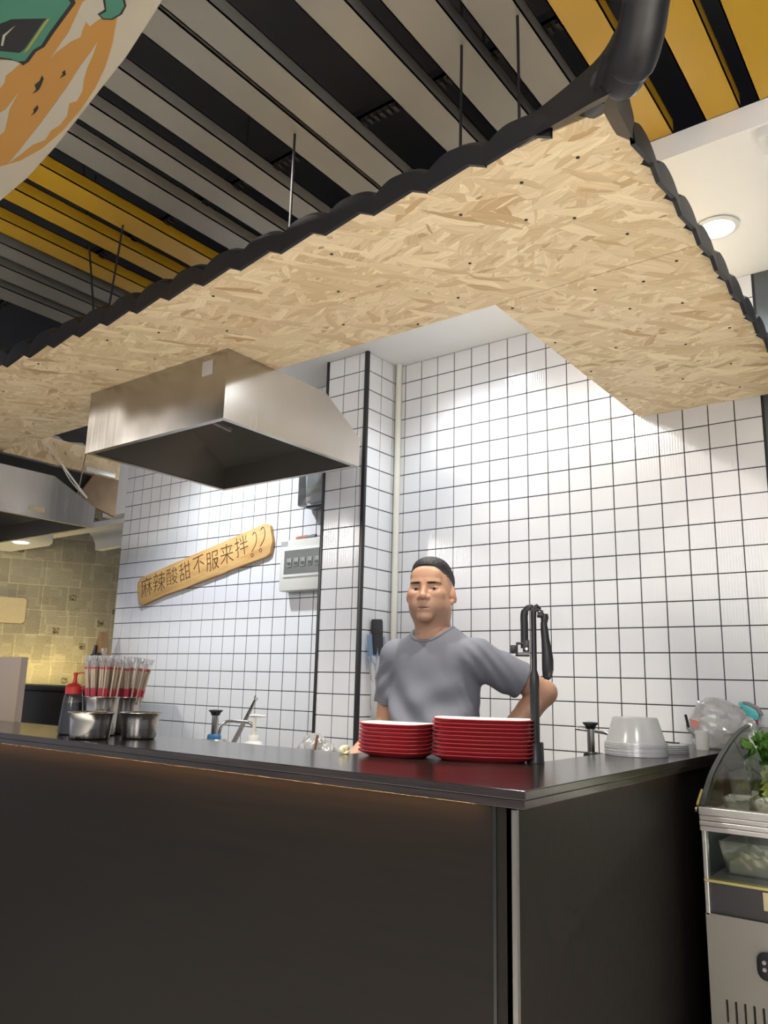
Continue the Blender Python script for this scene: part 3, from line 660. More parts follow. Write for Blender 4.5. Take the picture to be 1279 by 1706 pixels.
pth = [p-O3 for p in bez([(-.440, 1.262, 2.392), (-.412, 1.225, 2.380), (-.372, 1.172, 2.378), (-.338, 1.118, 2.398), (-.305, 1.05, 2.442), (-.275, .97, 2.50)], 8)]
q = len(pth)
mb = MB(); mb.tube(pth[:14], [.004, .020, .029, .034, .0365, .038, .0385]+[.0385]*7, 22); obj('ridge_cap', mb, BLACKTILE, can)
mb = MB(); mb.tube(pth[11:27], [.0415, .0435, .043, .0425, .042, .0415, .041, .0405, .040, .0395, .039, .0385, .038, .038, .038, .038], 22); obj('ridge_cap', mb, BLACKTILE, can)
mb = MB(); mb.tube(pth[25:], [.0405, .042]+[.040]*(q-27), 22); obj('ridge_cap', mb, BLACKTILE, can)
mb = MB(); mb.tube([p-O3 for p in bez([(-.90, 1.75, 2.62), (-.62, 1.45, 2.50), (-.47, 1.29, 2.425)], 6)], .034, 18); obj('ridge_cap', mb, BLACKTILE, can)
# bulkhead top tiles
for k in range(3):
    o = link('roof_tile', RT, None, bh, (-4.02, 2.02+.151*k, 2.62), (0, 0, PI/2)); o.scale = (1, .2, 1)
# hanging wires
for i, (a, b_, lab) in enumerate([((-.822, 1.6, 3.5), (-.814, 1.6, 2.43), 'thin black wire holding the canopy, nearest the yellow baffles'),
    ((-.988, 1.6, 3.5), (-.992, 1.6, 2.43), 'short dark wire above the canopy, second from the yellow baffles'),
    ((-1.615, 1.6, 3.06), (-1.618, 1.6, 2.43), 'dark rod dropping from the toothed carrier rail to the canopy'),
    ((-2.892, 1.6, 3.5), (-2.60, 1.6, 2.43), 'slanting wire in front of the far left yellow baffle'),
    ((-2.53, 1.6, 3.02), (-2.60, 1.6, 2.43), 'short wire meeting the canopy under the left yellow baffles')]):
    mb = MB(); mb.tube([a, (Vector(a)+Vector(b_))/2+Vector((.002, 0, 0)), b_], .004, 8); tag(obj('hanging_wire', mb, BLACKMAT), lab, 'wire', 'wires holding up the canopy')

# ================================================================== BANNER
ban = thing('hanging_banner', 'pale cloth banner printed with an orange sky, clouds and birds', 'banner', (-1.6, .75, 2.6))
def flat(name, pts, mat, dz, th=.0008, parent=ban):
    mb = MB(); mb.prism([(a+1.6, b_-.75) for a, b_ in pts], dz-th, dz); return obj(name, mb, mat, parent, sm=0)
CLOTH = simple('cream_cloth', s2l(172, 163, 146), .85, bump=.15, bscale=120)
ORANGE = simple('orange_print', s2l(168, 122, 60), .8, noise=.06, nscale=5)
CLOUD = simple('cloud_print', s2l(168, 162, 148), .8)
DARKP = simple('dark_print', s2l(34, 34, 36), .8)
TEAL = simple('teal_print', s2l(64, 118, 98), .8, noise=.12, nscale=14)
flat('cloth', [(-1.10, .745), (-1.172, .772), (-1.281, .800), (-1.344, .816), (-1.441, .834), (-1.605, .866), (-1.756, .894), (-1.932, .920), (-2.072, .930), (-2.35, .95), (-2.25, .35), (-1.0, .20)], CLOTH, 0, .004)
flat('orange_disc', [(-1.235, .721), (-1.268, .741), (-1.336, .777), (-1.409, .808), (-1.483, .832), (-1.570, .852), (-1.672, .869), (-1.778, .876), (-1.869, .870), (-1.938, .851), (-2.02, .80), (-2.05, .70), (-1.95, .50), (-1.7, .38), (-1.4, .36), (-1.2, .45), (-1.17, .58), (-1.19, .66)], ORANGE, -.004)
for pts in ([(-1.485, .724), (-1.445, .716), (-1.383, .705), (-1.293, .679), (-1.20, .69), (-1.228, .722), (-1.249, .720), (-1.294, .723), (-1.334, .722), (-1.330, .711), (-1.358, .720), (-1.374, .727), (-1.403, .722), (-1.430, .721), (-1.459, .720)],
            [(-1.909, .857), (-1.840, .847), (-1.685, .821), (-1.537, .793), (-1.444, .772), (-1.398, .764), (-1.357, .755), (-1.400, .772), (-1.441, .785), (-1.478, .801), (-1.511, .819), (-1.551, .830), (-1.572, .824), (-1.616, .845), (-1.659, .853), (-1.695, .851), (-1.740, .862), (-1.782, .854), (-1.828, .856), (-1.874, .857)],
            [(-1.80, .74), (-1.748, .745), (-1.714, .748), (-1.640, .737), (-1.709, .754), (-1.754, .772), (-1.791, .786), (-1.85, .79)],
            [(-1.62, .65), (-1.577, .661), (-1.541, .682), (-1.551, .692), (-1.585, .693), (-1.609, .692), (-1.634, .702), (-1.70, .71)]):
    flat('cloud', pts, CLOUD, -.0048)
for pts in ([(-1.614, .757), (-1.595, .755), (-1.583, .745), (-1.564, .745), (-1.542, .739), (-1.549, .747), (-1.570, .754), (-1.588, .759), (-1.602, .759)],
            [(-1.518, .767), (-1.501, .764), (-1.497, .760), (-1.485, .760), (-1.497, .769), (-1.507, .768)], [(-1.687, .795), (-1.667, .791), (-1.662, .787), (-1.639, .784), (-1.647, .791), (-1.665, .795)]):
    flat('bird', pts, DARKP, -.0048)
flat('figure_outline', [(-1.68, .62), (-1.570, .660), (-1.552, .678), (-1.546, .691), (-1.548, .698), (-1.528, .700), (-1.487, .694), (-1.460, .697), (-1.410, .688), (-1.305, .672), (-1.25, .60), (-1.43, .54), (-1.6, .55)], DARKP, -.0056)
flat('figure_panel', [(-1.66, .62), (-1.567, .654), (-1.550, .672), (-1.546, .685), (-1.530, .693), (-1.487, .687), (-1.460, .690), (-1.414, .681), (-1.313, .666), (-1.28, .61), (-1.43, .55), (-1.6, .56)], TEAL, -.0064)
flat('figure_screen', [(-1.60, .625), (-1.548, .646), (-1.518, .674), (-1.496, .674), (-1.401, .659), (-1.387, .658), (-1.446, .618), (-1.469, .612), (-1.52, .60)], DARKP, -.0072)
flat('figure_stripe', [(-1.512, .679), (-1.494, .680), (-1.396, .664), (-1.380, .662), (-1.384, .659), (-1.400, .661), (-1.496, .676)], simple('ochre_print', s2l(150, 140, 70), .8), -.0080)
flat('figure_glint', [(-1.53, .640), (-1.50, .628), (-1.455, .630), (-1.498, .632), (-1.527, .643)], CLOUD, -.0080)
flat('figure_mitten_outline', [(-1.293, .713), (-1.296, .727), (-1.281, .739), (-1.253, .742), (-1.229, .735), (-1.221, .727), (-1.20, .70), (-1.25, .695), (-1.272, .715)], DARKP, -.0056)
flat('figure_mitten', [(-1.290, .717), (-1.292, .725), (-1.280, .735), (-1.255, .738), (-1.232, .732), (-1.226, .726), (-1.205, .702), (-1.248, .700), (-1.272, .719)], TEAL, -.0064)
for (x, y) in ((-2.2, .45), (-1.05, .30), (-2.2, .86), (-1.12, .72)):
    mb = MB(); mb.tube([(x+1.6, y-.75, 0), (x+1.6, y-.75, .9)], .002, 6); obj('cord', mb, BLACKMAT, ban)

# ================================================================== BAR
bar = thing('bar_counter', 'dark wood bar counter wrapping the kitchen corner', 'counter', (-2.0, 1.6, 0))
ox, oy = -2.0, 1.6
top = [(-4.9, 1.462), (-.751, 1.462), (-.751, 3.19), (-1.0, 3.19), (-1.0, 2.08), (-1.48, 2.08), (-1.48, 1.83), (-4.9, 1.83)]
mb = MB(); mb.prism([(a-ox, b_-oy) for a, b_ in top], 1.082, 1.10); obj('bar_top', mb, BARTOP, bar, sm=0, bev=.0018)
mb = MB(); mb.prism([(-4.9-ox, 1.4645-oy), (-.7535-ox, 1.4645-oy), (-.7535-ox, 3.19-oy), (-.998-ox, 3.19-oy), (-.998-ox, 2.078-oy), (-1.478-ox, 2.078-oy), (-1.478-ox, 1.828-oy), (-4.9-ox, 1.828-oy)], 1.065, 1.0815); obj('edge_build_up', mb, BARTOP, bar, sm=0, bev=.0012)
mb = MB(); mb.box((-4.88-ox, 1.49-oy, 0), (-.7965-ox, 1.51-oy, 1.065)); obj('front_panel', mb, BARFRONT, bar, sm=0)
mb = MB(); mb.box((-.807-ox, 1.49-oy, 0), (-.787-ox, 3.18-oy, 1.065)); obj('side_panel', mb, BARFRONT, bar, sm=0, rot=(0, 0, 0))
mb = MB(); mb.box((-.7945-ox, 1.4875-oy, 0), (-.784-ox, 1.4985-oy, 1.058)); obj('corner_trim', mb, simple('satin_corner_trim', (.20, .19, .18), .35, metal=.6), bar, sm=0)
mb = MB(); mb.box((-.836-ox, 1.4872-oy, 0), (-.829-ox, 1.4905-oy, 1.06)); obj('seam_strip', mb, simple('dark_seam', (.01, .012, .012), .3), bar, sm=0)
mb = MB(); mb.box((-4.8-ox, 1.4665-oy, 1.06485), (-.86-ox, 1.4745-oy, 1.0650)); obj('led_strip', mb, LED, bar, sm=0)
mb = MB(); mb.box((-.780-ox, 1.62-oy, 1.06485), (-.768-ox, 2.5-oy, 1.0650)); obj('led_strip', mb, emis('dim_led_strip', (1, .55, .25), 1.5), bar, sm=0)
mb = MB(); mb.box((-4.88-ox, 1.80-oy, 0), (-1.50-ox, 1.82-oy, 1.065)); mb.box((-1.0-ox, 2.09-oy, 0), (-.98-ox, 3.18-oy, 1.065)); obj('back_panel', mb, BARFRONT, bar, sm=0)

def prep_table(label, lo, hi, h):
    t = thing('prep_table', label, 'table', ((lo[0]+hi[0])/2, (lo[1]+hi[1])/2, 0))
    cx, cy = t.location.x, t.location.y; w, d = hi[0]-lo[0], hi[1]-lo[1]
    mb = MB(); mb.box((-w/2, -d/2, h-.04), (w/2, d/2, h)); obj('table_top', mb, POTSTEEL, t, bev=.003)
    for sx in (-1, 1):
        for sy in (-1, 1):
            mb = MB(); mb.tube([(sx*(w/2-.04), sy*(d/2-.04), 0), (sx*(w/2-.04), sy*(d/2-.04), h-.04)], .02, 12); obj('leg', mb, CHROME, t)
prep_table('steel prep table against the tiled wall behind the left bar', (-3.5, 2.2), (-2.15, 2.75), .90)
prep_table('small steel prep table behind the right bar wing', (-1.42, 2.68), (-1.02, 3.18), .90)

BT = 1.10
NTH = ['first', 'second', 'third', 'fourth', 'fifth', 'sixth', 'seventh', 'eighth', 'ninth', 'tenth']
# squeeze bottle ----------------------------------------------------
t = thing('sauce_bottle', 'squeeze bottle of dark sauce with red spout cap on the bar', 'bottle', (-2.535, 1.60, BT))
mb = MB(); mb.lathe([(0, 0), (.036, 0), (.040, .004), (.040, .02), (.034, .10), (.031, .128), (.027, .1385)], 28); obj('bottle', mb, clear('clear_squeeze_plastic', (.98, .98, .98), .1, .04, (.8, .8, .82)), t)
mb = MB(); mb.lathe([(0, .002), (.0365, .003), (.0375, .02), (.032, .108), (0, .108)], 28, cap=False); obj('sauce', mb, simple('dark_soy_sauce', (.012, .015, .022), .25), t)
RED = simple('red_plastic', (.55, .035, .025), .35)
mb = MB(); mb.lathe([(.0285, .135), (.0285, .158), (.022, .167), (.008, .172), (.0055, .19), (.0062, .196), (.0075, .20), (.0075, .206), (.003, .207), (0, .207)], 24); obj('cap', mb, RED, t)
mb = MB(); mb.tube(bez([(.006, .003, .204), (.026, .012, .206), (.043, .02, .192), (.046, .022, .172), (.037, .016, .158), (.027, .008, .152)], 6), .0022, 8); obj('cap_strap', mb, RED, t)

# pots and chopsticks ----------------------------------------------
def pot(label, loc, r, h, flare=.006, handle=False):
    t = thing('steel_cup', label, 'steel cup', loc, 0, 'steel cups at the left of the bar')
    prof = [(0, .0), (r-.012, 0), (r-.006, .004), (r-.003, .014), (r, h*.7), (r+flare*.4, h-.008), (r+flare, h-.002), (r+flare+.0025, h-.001), (r+flare+.002, h+.001), (r+flare-.001, h), (r-.0025, h-.01), (r-.0045, .016), (r-.009, .006), (0, .004)]
    mb = MB(); mb.lathe(prof, 40, cap=False); obj('bowl', mb, POTSTEEL, t); return t
pot('front left wide steel cup on the bar, beside the sauce bottle', (-2.335, 1.545, BT), .0655, .083)
pot('front right wide steel cup on the bar', (-2.262, 1.678, BT), .060, .083)
pot('rear left steel cup holding wrapped chopsticks', (-2.455, 1.660, BT), .056, .128, .004)
pot('rear right steel cup holding wrapped chopsticks', (-2.485, 1.772, BT), .050, .126, .004)
WOODC = simple('bamboo', s2l(250, 228, 190), .55); PAPW = clear('cellophane_wrap', (1, 1, 1), .15, .20, (.96, .92, .88), .3); PINK = simple('red_wrapper_print', s2l(206, 62, 84), .5)
CLEARW = clear('clear_cellophane_end', (1, 1, 1), .8, .40, (.9, .9, .9), .15)
def stick_meshes():
    a = MB()
    for s_ in (-1, 1): a.box((s_*.0035-.0022, -.0022, .0), (s_*.0035+.0022, .0022, .225))
    b_ = MB(); b_.prism(rrect(.0165, .007, .003, 2), .008, .2425)
    c = MB(); c.box((-.0075, -.0046, .122), (.0078, -.0034, .152)); c.box((-.0078, .0034, .122), (.002, .0046, .146))
    d = MB(); d.box((-.0070, -.0044, .216), (.0070, -.0034, .222)); d.box((-.0070, .0034, .216), (.0070, .0044, .222))
    e = MB(); n = 9
    vs = []; fs = []
    for i in range(n):
        x = -.010+.020*i/(n-1); y = .004*math.sin(i*1.9); vs += [(x*.75, y*.5, .2415), (x, y, .252), (x*1.15, y*1.4+.002*math.cos(i*2.2), .261)]
    for i in range(n-1):
        for j in range(2): fs.append([i*3+j, (i+1)*3+j, (i+1)*3+j+1, i*3+j+1])
    e.add(vs, fs)
    return [(nm, m_.mesh(nm), mt) for nm, m_, mt in (('stick_pair', a, WOODC), ('wrapper', b_, PAPW), ('print_band', c, PINK), ('print_line', d, PINK), ('wrapper_end', e, CLEARW))]
SMS = stick_meshes()
for nm, me, mt in SMS: fixn(me); me.materials.append(mt)
def chopsticks(cx, cy, R0, R1, n, ang0, which, ph):
    for i in range(n):
        a = ang0+2*PI*i*.382; q = math.sqrt((i+.5)/n); r0 = R0*q; r1 = R1*q
        p0 = Vector((cx+r0*math.cos(a), cy+r0*math.sin(a), BT+.006)); p1 = Vector((cx+r1*math.cos(a), cy+r1*math.sin(a), BT+.24))
        d = (p1-p0).normalized(); qt = d.to_track_quat('Z', 'Y')
        t = thing('chopsticks', 'cellophane wrapped pair of chopsticks with red print standing in the %s cup' % which, 'chopsticks', p0, 0, 'wrapped chopsticks in the %s cup' % which)
        t.rotation_euler = (qt @ Euler((0, 0, rng.uniform(-.6, .6)+R(30))).to_quaternion()).to_euler()
        for nm, me, mt in SMS: link(nm, me, None, t)
chopsticks(-2.455, 1.660, .036, .066, 22, .3, 'rear left', 0)
chopsticks(-2.485, 1.772, .030, .082, 22, 1.1, 'rear right', 0)
p0 = Vector((-2.44, 1.69, BT+.035)); t = thing('chopsticks', 'wrapped pair of chopsticks poking up above the others', 'chopsticks', p0, 0)
t.rotation_euler = (R(4), R(-9), R(30))
for nm, me, mt in SMS: link(nm, me, None, t)

# plates -------------------------------------------------------------
def plate_meshes(L, Wd):
    def oct_(l, w, c, n=3):
        hl, hw = l/2, w/2; b_ = .010
        return [(hl, -hw+c), (hl+b_*.3, 0), (hl, hw-c), (hl-c*.35, hw-c*.35), (hl-c, hw), (0, hw+b_*.5), (-hl+c, hw), (-hl+c*.35, hw-c*.35), (-hl, hw-c), (-hl-b_*.3, 0), (-hl, -hw+c), (-hl+c*.35, -hw+c*.35), (-hl+c, -hw), (0, -hw-b_*.5), (hl-c, -hw), (hl-c*.35, -hw+c*.35)]
    def ring(mb, secs):
        vs = []; fs = []; n = 16
        for (l, w, c, z, lift) in secs:
            for (x, y) in oct_(l, w, c): vs.append((x, y, z+lift*(abs(x)/(l/2))**4))
        for i in range(len(secs)-1):
            for k in range(n): k2 = (k+1) % n; fs.append([i*n+k, i*n+k2, (i+1)*n+k2, (i+1)*n+k])
        fs.append(list(range(n))[::-1]); fs.append([(len(secs)-1)*n+k for k in range(n)]); mb.add(vs, fs)
    a = MB(); ring(a, [(L-.055, Wd-.05, .03, 0, 0), (L-.045, Wd-.04, .03, .003, 0), (L-.006, Wd-.006, .034, .0125, .001), (L, Wd, .035, .0145, .002), (L, Wd, .035, .0165, .002), (L-.006, Wd-.006, .034, .0165, .002), (L-.050, Wd-.045, .03, .006, 0)])
    b_ = MB(); ring(b_, [(L-.052, Wd-.047, .03, .0061, 0), (L-.024, Wd-.024, .032, .0122, .001), (L-.025, Wd-.025, .032, .0130, .001), (L-.054, Wd-.049, .03, .0066, 0)])
    c_ = MB(); ring(c_, [(L-.052, Wd-.047, .03, .0064, 0), (L-.009, Wd-.009, .034, .0163, .002), (L-.010, Wd-.010, .034, .0171, .002), (L-.036, Wd-.036, .03, .0120, .001), (L-.060, Wd-.056, .03, .0095, 0)])
    m3 = c_.mesh('inner_glaze'); fixn(m3); smooth(m3, 28); m3.materials.append(CREAMPL)
    m1 = a.mesh('plate_shell'); fixn(m1); smooth(m1, 28); m1.materials.append(REDPL)
    m2 = b_.mesh('inner_glaze'); fixn(m2); smooth(m2, 28); m2.materials.append(CREAMPL)
    return m1, m2, m3
def stack(n, loc, rz, L, Wd, lab, group):
    m1, m2, m3 = plate_meshes(L, Wd); last = None
    for k in range(n):
        l_ = (lab+', topmost of its stack') if k == n-1 else (lab+', bottom of its stack') if k == 0 else (lab+', %s from the bar' % NTH[k])
        t = thing('plate', l_, 'plate', (loc[0]+rng.normal(0, .0008), loc[1]+rng.normal(0, .0008), loc[2]+.0103*k), rz+rng.normal(0, .006), group)
        link('plate_shell', m1, None, t); link('inner_glaze', m3 if k == n-1 else m2, None, t); last = t
    return last
pl = stack(8, (-1.350, 1.868, BT), R(9), .205, .155, 'red plate with cream inside in the shorter left stack', 'plates in the shorter stack')
p2 = stack(10, (-1.128, 1.956, BT), R(27), .270, .158, 'red plate with cream inside in the taller right stack', 'plates in the taller stack')
me = text_mesh('王老拌川', .026, .0002, .0002); o = link('lettering', me, REDINK, pl, (.012, .004, .0099))
mb = MB(); mb.tube([(-.058+.013*math.cos(R(a)), .008+.010*math.sin(R(a)), .0100) for a in range(-30, 215, 20)], .0016, 6); obj('emblem', mb, REDINK, pl)
mb = MB(); mb.tube([(.0+.010*math.cos(R(a)), .045+.007*math.sin(R(a)), .0100) for a in range(0, 190, 20)], .0016, 6); obj('emblem', mb, REDINK, p2)

# tripod --------------------------------------------------------------
t = thing('phone_tripod', 'black telescopic phone stand with clamp and folded handle on the bar', 'phone stand', (-.995, 2.0, BT))
mb = MB(); mb.lathe([(0, 0), (.023, 0), (.0235, .004), (.0225, .006), (.0215, .052), (.020, .054), (0, .054)], 24, cap=False); obj('base', mb, BLACKPL, t)
mb = MB(); mb.lathe([(.0125, .05), (.0125, .19), (.0135, .20), (.0125, .225), (.0075, .243), (.0075, .40)], 20); obj('pole', mb, BLACKPL, t)
vw = Vector((.894, .447, 0))   # sideways as seen from the hall
def tp(a, z, dep=0): return (vw.x*a-.447*dep, vw.y*a+.894*dep, z)
mb = MB(); mb.tube(bez([tp(0, .385), tp(.0, .402), tp(-.006, .412), tp(-.018, .408), tp(-.025, .392), tp(-.025, .36), tp(-.025, .30)], 5), [.008]*18+[.0105]*13, 14); obj('folding_arm', mb, BLACKPL, t)
mb = MB(); mb.tube([tp(-.008, .403), tp(.010, .411), tp(.018, .405)], [.010, .011, .006], 12); mb.tube([tp(.018, .404), tp(.026, .400)], .0028, 8); obj('hinge', mb, BLACKPL, t)
mb = MB()
rot = Matrix.Rotation(math.atan2(vw.y, vw.x), 4, 'Z')
mb.box((-.050, -.010, .278), (-.012, .010, .284), rot); mb.box((-.048, -.010, .278), (-.043, .010, .315), rot); mb.box((-.030, -.010, .290), (-.012, .010, .322), rot); mb.box((-.048, -.010, .310), (-.028, .010, .316), rot)
mb.box((-.063, -.009, .288), (-.048, .009, .308), rot); obj('phone_clamp', mb, BLACKPL, t, bev=.0015)
mb = MB(); mb.tube([tp(-.020, .298, -.011), tp(-.020, .298, -.013)], .004, 10); obj('clamp_screw', mb, CHROME, t)
mb = MB(); mb.tube([tp(.010, .392), tp(.028, .390)], .008, 12); mb.tube([tp(.030, .394), tp(.030, .384), tp(.028, .365)], [.009, .011, .008], 14); obj('pivot', mb, BLACKPL, t)
mb = MB(); mb.tube([tp(.027, .372), tp(.029, .35), tp(.031, .325), tp(.034, .30), tp(.036, .27), tp(.036, .245), tp(.034, .225), tp(.032, .218)], [.0085, .0105, .011, .0135, .0155, .0155, .0125, .007], 18); obj('handle', mb, BLACKPL, t)

# right wing items ------------------------------------------------------
FROST = clear('frosted_bowl_plastic', (.97, .97, .98), .3, .82, (.97, .98, .99), .2)
mb = MB(); prof = [(.092, 0), (.0935, .002), (.093, .005), (.088, .0055), (.068, .075), (.065, .079), (0, .079)]
mb.lathe(prof, 40); mb2 = mb.mesh('bowl'); fixn(mb2); smooth(mb2, 40); mb2.materials.append(FROST)
for k in range(9):
    t = tag(link('plastic_bowl', mb2, None, None, (-.905+rng.normal(0, .0006), 2.50+rng.normal(0, .0006), BT+.0043*k)), 'upturned clear plastic bowl, %s' % ('innermost of the stack, resting on the bar' if k == 0 else 'outermost and topmost of the nested stack' if k == 8 else NTH[k]+' rim from the bar in the stack'), 'plastic bowl', 'nested upturned plastic bowls')
mb = MB(); mb.lathe([(0, 0), (.072, 0), (.074, .001), (.074, .0035), (.068, .004), (.066, .0055), (0, .0055)], 36, cap=False); ml = mb.mesh('lid'); fixn(ml); smooth(ml, 40); ml.materials.append(FROST)
for k in range(5):
    tag(link('bowl_cover', ml, None, None, (-.885, 2.715, BT+.0056*k)), 'flat clear plastic lid behind the bowls, %s' % ('top of its pile' if k == 4 else NTH[k]+' from the bar in its pile'), 'plastic lid', 'pile of plastic lids')
mb = MB(); mb.tube(bez([(-.045, -.012, 0), (-.01, .014, .001), (.03, .008, 0), (.048, -.006, .001)], 6), .0022, 8); mb.tube(bez([(.048, -.006, .001), (.02, -.02, .002), (-.03, -.014, .001)], 5), .0018, 8)
tag(obj('black_cord', mb, BLACKPL, loc=(-.885, 2.715, BT+.030)), 'loop of thin black cord lying on the lids', 'cord')
t = tag(obj('paper_cup', MB().lathe([(0, 0), (.0205, 0), (.021, .002), (.0215, .060), (.022, .063), (.0195, .063), (.019, .004), (0, .003)], 28, cap=False), simple('white_paper', (.70, .69, .66), .6), loc=(-.83, 2.94, BT)), 'small white cup in front of the plastic bags', 'cup')

# plastic bags heap
BAG = clear('thin_plastic_bag', (1, 1, 1), .5, .60, (.97, .96, .96), .16)
def blob(name, c, r, seed, h=.007, amp=.011, freq=34, cut=None):
    g = SDF((-r[0]*1.5, -r[1]*1.5, -r[2]*1.5), (r[0]*1.5, r[1]*1.5, r[2]*1.6), h); rs = np.random.default_rng(seed)
    g.u(g.ell((0, 0, 0), r), .001)
    nz = np.zeros_like(g.d)
    for i in range(7):
        k = rs.normal(0, 1, 3); k = k/np.linalg.norm(k)*freq*(1+.35*i); ph = rs.uniform(0, 6.28)
        a = k[0]*g.X+k[1]*g.Y+k[2]*g.Z+ph; nz += (1-2*np.abs(np.sin(a)))*amp/(1+.5*i)
    g.d += nz
    g.d = np.maximum(g.d, -(g.Z+(cut if cut is not None else r[2]*.72)))
    V, F = g.mesh(name); V[:, 2] += (cut if cut is not None else r[2]*.72); V += np.array(c)
    return np_mesh(name, V, F)
t = thing('plastic_bag', 'heap of crumpled clear plastic bags at the wall end of the bar', 'plastic bag', (-.80, 3.04, BT))
for c_, r_, sd in (((0, 0, 0), (.088, .085, .098), 3), ((.055, .02, 0), (.078, .07, .066), 5)):
    bm_ = blob('bag', c_, r_, sd, .0125, .009, 30)
    bm_.polygons.foreach_set('use_smooth', [False]*len(bm_.polygons)); link('bag', bm_, BAG, t)
mb = MB(); mb.prism(rrect(.036, .026, .004), -.001, .001, (0, 2, 1)); obj('red_print', mb, simple('faded_red_print', s2l(222, 150, 140), .5), t, loc=(-.055, -.088, .085), rot=(R(8), R(10), R(-25)))
mb = MB(); mb.prism(rrect(.012, .045, .002), -.001, .001, (0, 2, 1)); obj('black_print', mb, DARKP, t, loc=(-.088, -.066, .092), rot=(R(8), R(-6), R(-35)))
# trigger spray bottle against the wall, on a shelf box behind the bags
t = thing('spray_bottle', 'turquoise trigger spray bottle behind the plastic bags', 'spray bottle', (-.708, 3.152, 1.0))
TURQ = simple('turquoise_plastic', (.10, .52, .55), .35); GREYPL = simple('grey_plastic', (.20, .20, .20), .4)
mb = MB(); mb.lathe([(0, 0), (.036, 0), (.038, .005), (.038, .10), (.034, .14), (.016, .175), (.014, .20)], 24); obj('bottle', mb, clear('blue_clear_plastic', (.75, .93, .95), .1, .25, (.55, .8, .85)), t)
mb = MB(); mb.lathe([(.0165, .178), (.0165, .20), (0, .20)], 20); obj('collar', mb, RED, t)
mb = MB(); mb.prism([(-.025, .20), (.018, .20), (.024, .225), (.008, .245), (-.034, .262), (-.044, .262), (-.044, .25), (-.034, .245), (-.03, .222)], -.013, .013, (0, 2, 1)); obj('head', mb, TURQ, t, bev=.003)
mb = MB(); mb.prism([(-.030, .264), (-.012, .262), (.020, .246), (.034, .218), (.026, .214), (.012, .236), (-.012, .250), (-.030, .254)], -.0145, .0145, (0, 2, 1)); obj('trigger_shroud', mb, GREYPL, t, bev=.002)
mb = MB(); mb.box((-.749, 3.085, 0), (-.61, 3.195, 1.0)); tag(obj('ledge_box', mb, SLATE, bev=.003), 'grey ledge box in the corner below the spray bottle', 'ledge')

# dispensers behind the bar -------------------------------------------------
def plunger(label, loc, h, ring, small=1.0):
    t = thing('pump_jar', label, 'pump jar', loc)
    mb = MB(); mb.lathe([(0, 0), (.055, 0), (.056, .004), (.056, h-.13), (.05, h-.12), (0, h-.12)], 28, cap=False); obj('jar', mb, POTSTEEL, t)
    mb = MB(); mb.lathe([(.030*small, h-.125), (.030*small, h-.108), (.024*small, h-.10), (.0, h-.10)], 24); obj('collar', mb, ring, t)
    mb = MB(); mb.lathe([(.0145*small, h-.105), (.0145*small, h-.018)], 20); obj('plunger_rod', mb, CHROME, t)
    mb = MB(); mb.lathe([(0, h-.024), (.018*small, h-.022), (.021*small, h-.012), (.030*small, h-.004), (.030*small, h), (.010*small, h+.002), (0, h+.002)], 24, cap=False); obj('knob', mb, BLACKPL, t)
    return t
BLUE = simple('blue_plastic', (.03, .17, .40), .4)
plunger('steel pump jar with black knob and blue collar behind the left bar', (-2.70, 2.39, .90), .265, BLUE)
plunger('steel pump jar with black knob beside the clear bowls', (-1.15, 2.74, .90), .280, BLACKPL, .9)
t = thing('pump_bottle', 'white soap pump bottle behind the bar under the sign', 'pump bottle', (-2.43, 2.36, .90))
mb = MB(); mb.lathe([(0, 0), (.045, 0), (.047, .004), (.047, .13), (.035, .15), (.024, .155), (.024, .172), (.022, .176), (0, .176)], 28, cap=False); obj('bottle', mb, WHITEPL, t)
mb = MB(); mb.lathe([(.0075, .17), (.0075, .245)], 14); obj('stem', mb, WHITEPVC, t)
mb = MB(); mb.tube([(-.02, 0, .252), (.0, 0, .254), (.022, 0, .253), (.046, .004, .252)], [.009, .012, .010, .007], 14, flat=.6); obj('pump_head', mb, WHITEPL, t, rot=(0, 0, R(30)))
def bent(label, loc, pts, r, rz=0):
    mb = MB(); mb.tube(bez(pts, 6), r, 12); return tag(obj('tap', mb, CHROME, loc=loc, rot=(0, 0, rz)), label, 'tap')
bent('bent steel tap behind the white soap pump', (-2.765, 2.47, .90), [(0, 0, 0), (.005, 0, .16), (.02, 0, .20), (.05, 0, .215), (.12, 0, .215), (.15, 0, .212), (.170, 0, .198), (.176, 0, .178)], .0075, R(20))
bent('bent steel tap to the right of the phone stand', (-1.20, 2.99, .90), [(.06, -.02, 0), (.055, -.02, .16), (.04, -.015, .215), (.015, -.01, .232), (-.03, 0, .237), (-.12, .02, .243)], .0075, 0)
t = thing('tongs', 'steel tongs leaning among the dispensers behind the bar', 'tongs', (-2.868, 2.59, .905))
mb = MB(); mb.tube(bez([(0, 0, 0), (.07, .0, .115), (.14, .005, .225), (.190, .010, .305)], 5), .008, 8, flat=.5); obj('arm', mb, CHROME, t)
mb = MB(); mb.tube(bez([(.016, -.008, 0), (.092, -.008, .112), (.152, .0, .22), (.190, .010, .305)], 5), .008, 8, flat=.5); obj('arm', mb, CHROME, t)
mb = MB(); mb.tube([(.192+.009*math.cos(a), .010, .309+.013*math.sin(a)) for a in np.linspace(-.6, 4.2, 10)], .0022, 8); obj('loop', mb, CHROME, t)
t = tag(link('plastic_bag', blob('bag', (0, 0, 0), (.075, .04, .10), 11, .008, .014), BAG, None, (-2.205, 2.50, .90)), 'clear plastic bag slumped beside the tiled column', 'plastic bag')
mb = MB(); mb.tube([(0, 0, 0), (.03, .01, .19)], .005, 8); tag(obj('wooden_stick', mb, simple('brown_wood', s2l(120, 80, 60), .6), loc=(-2.185, 2.43, .90)), 'brown stick poking out beside the slumped bag', 'stick')
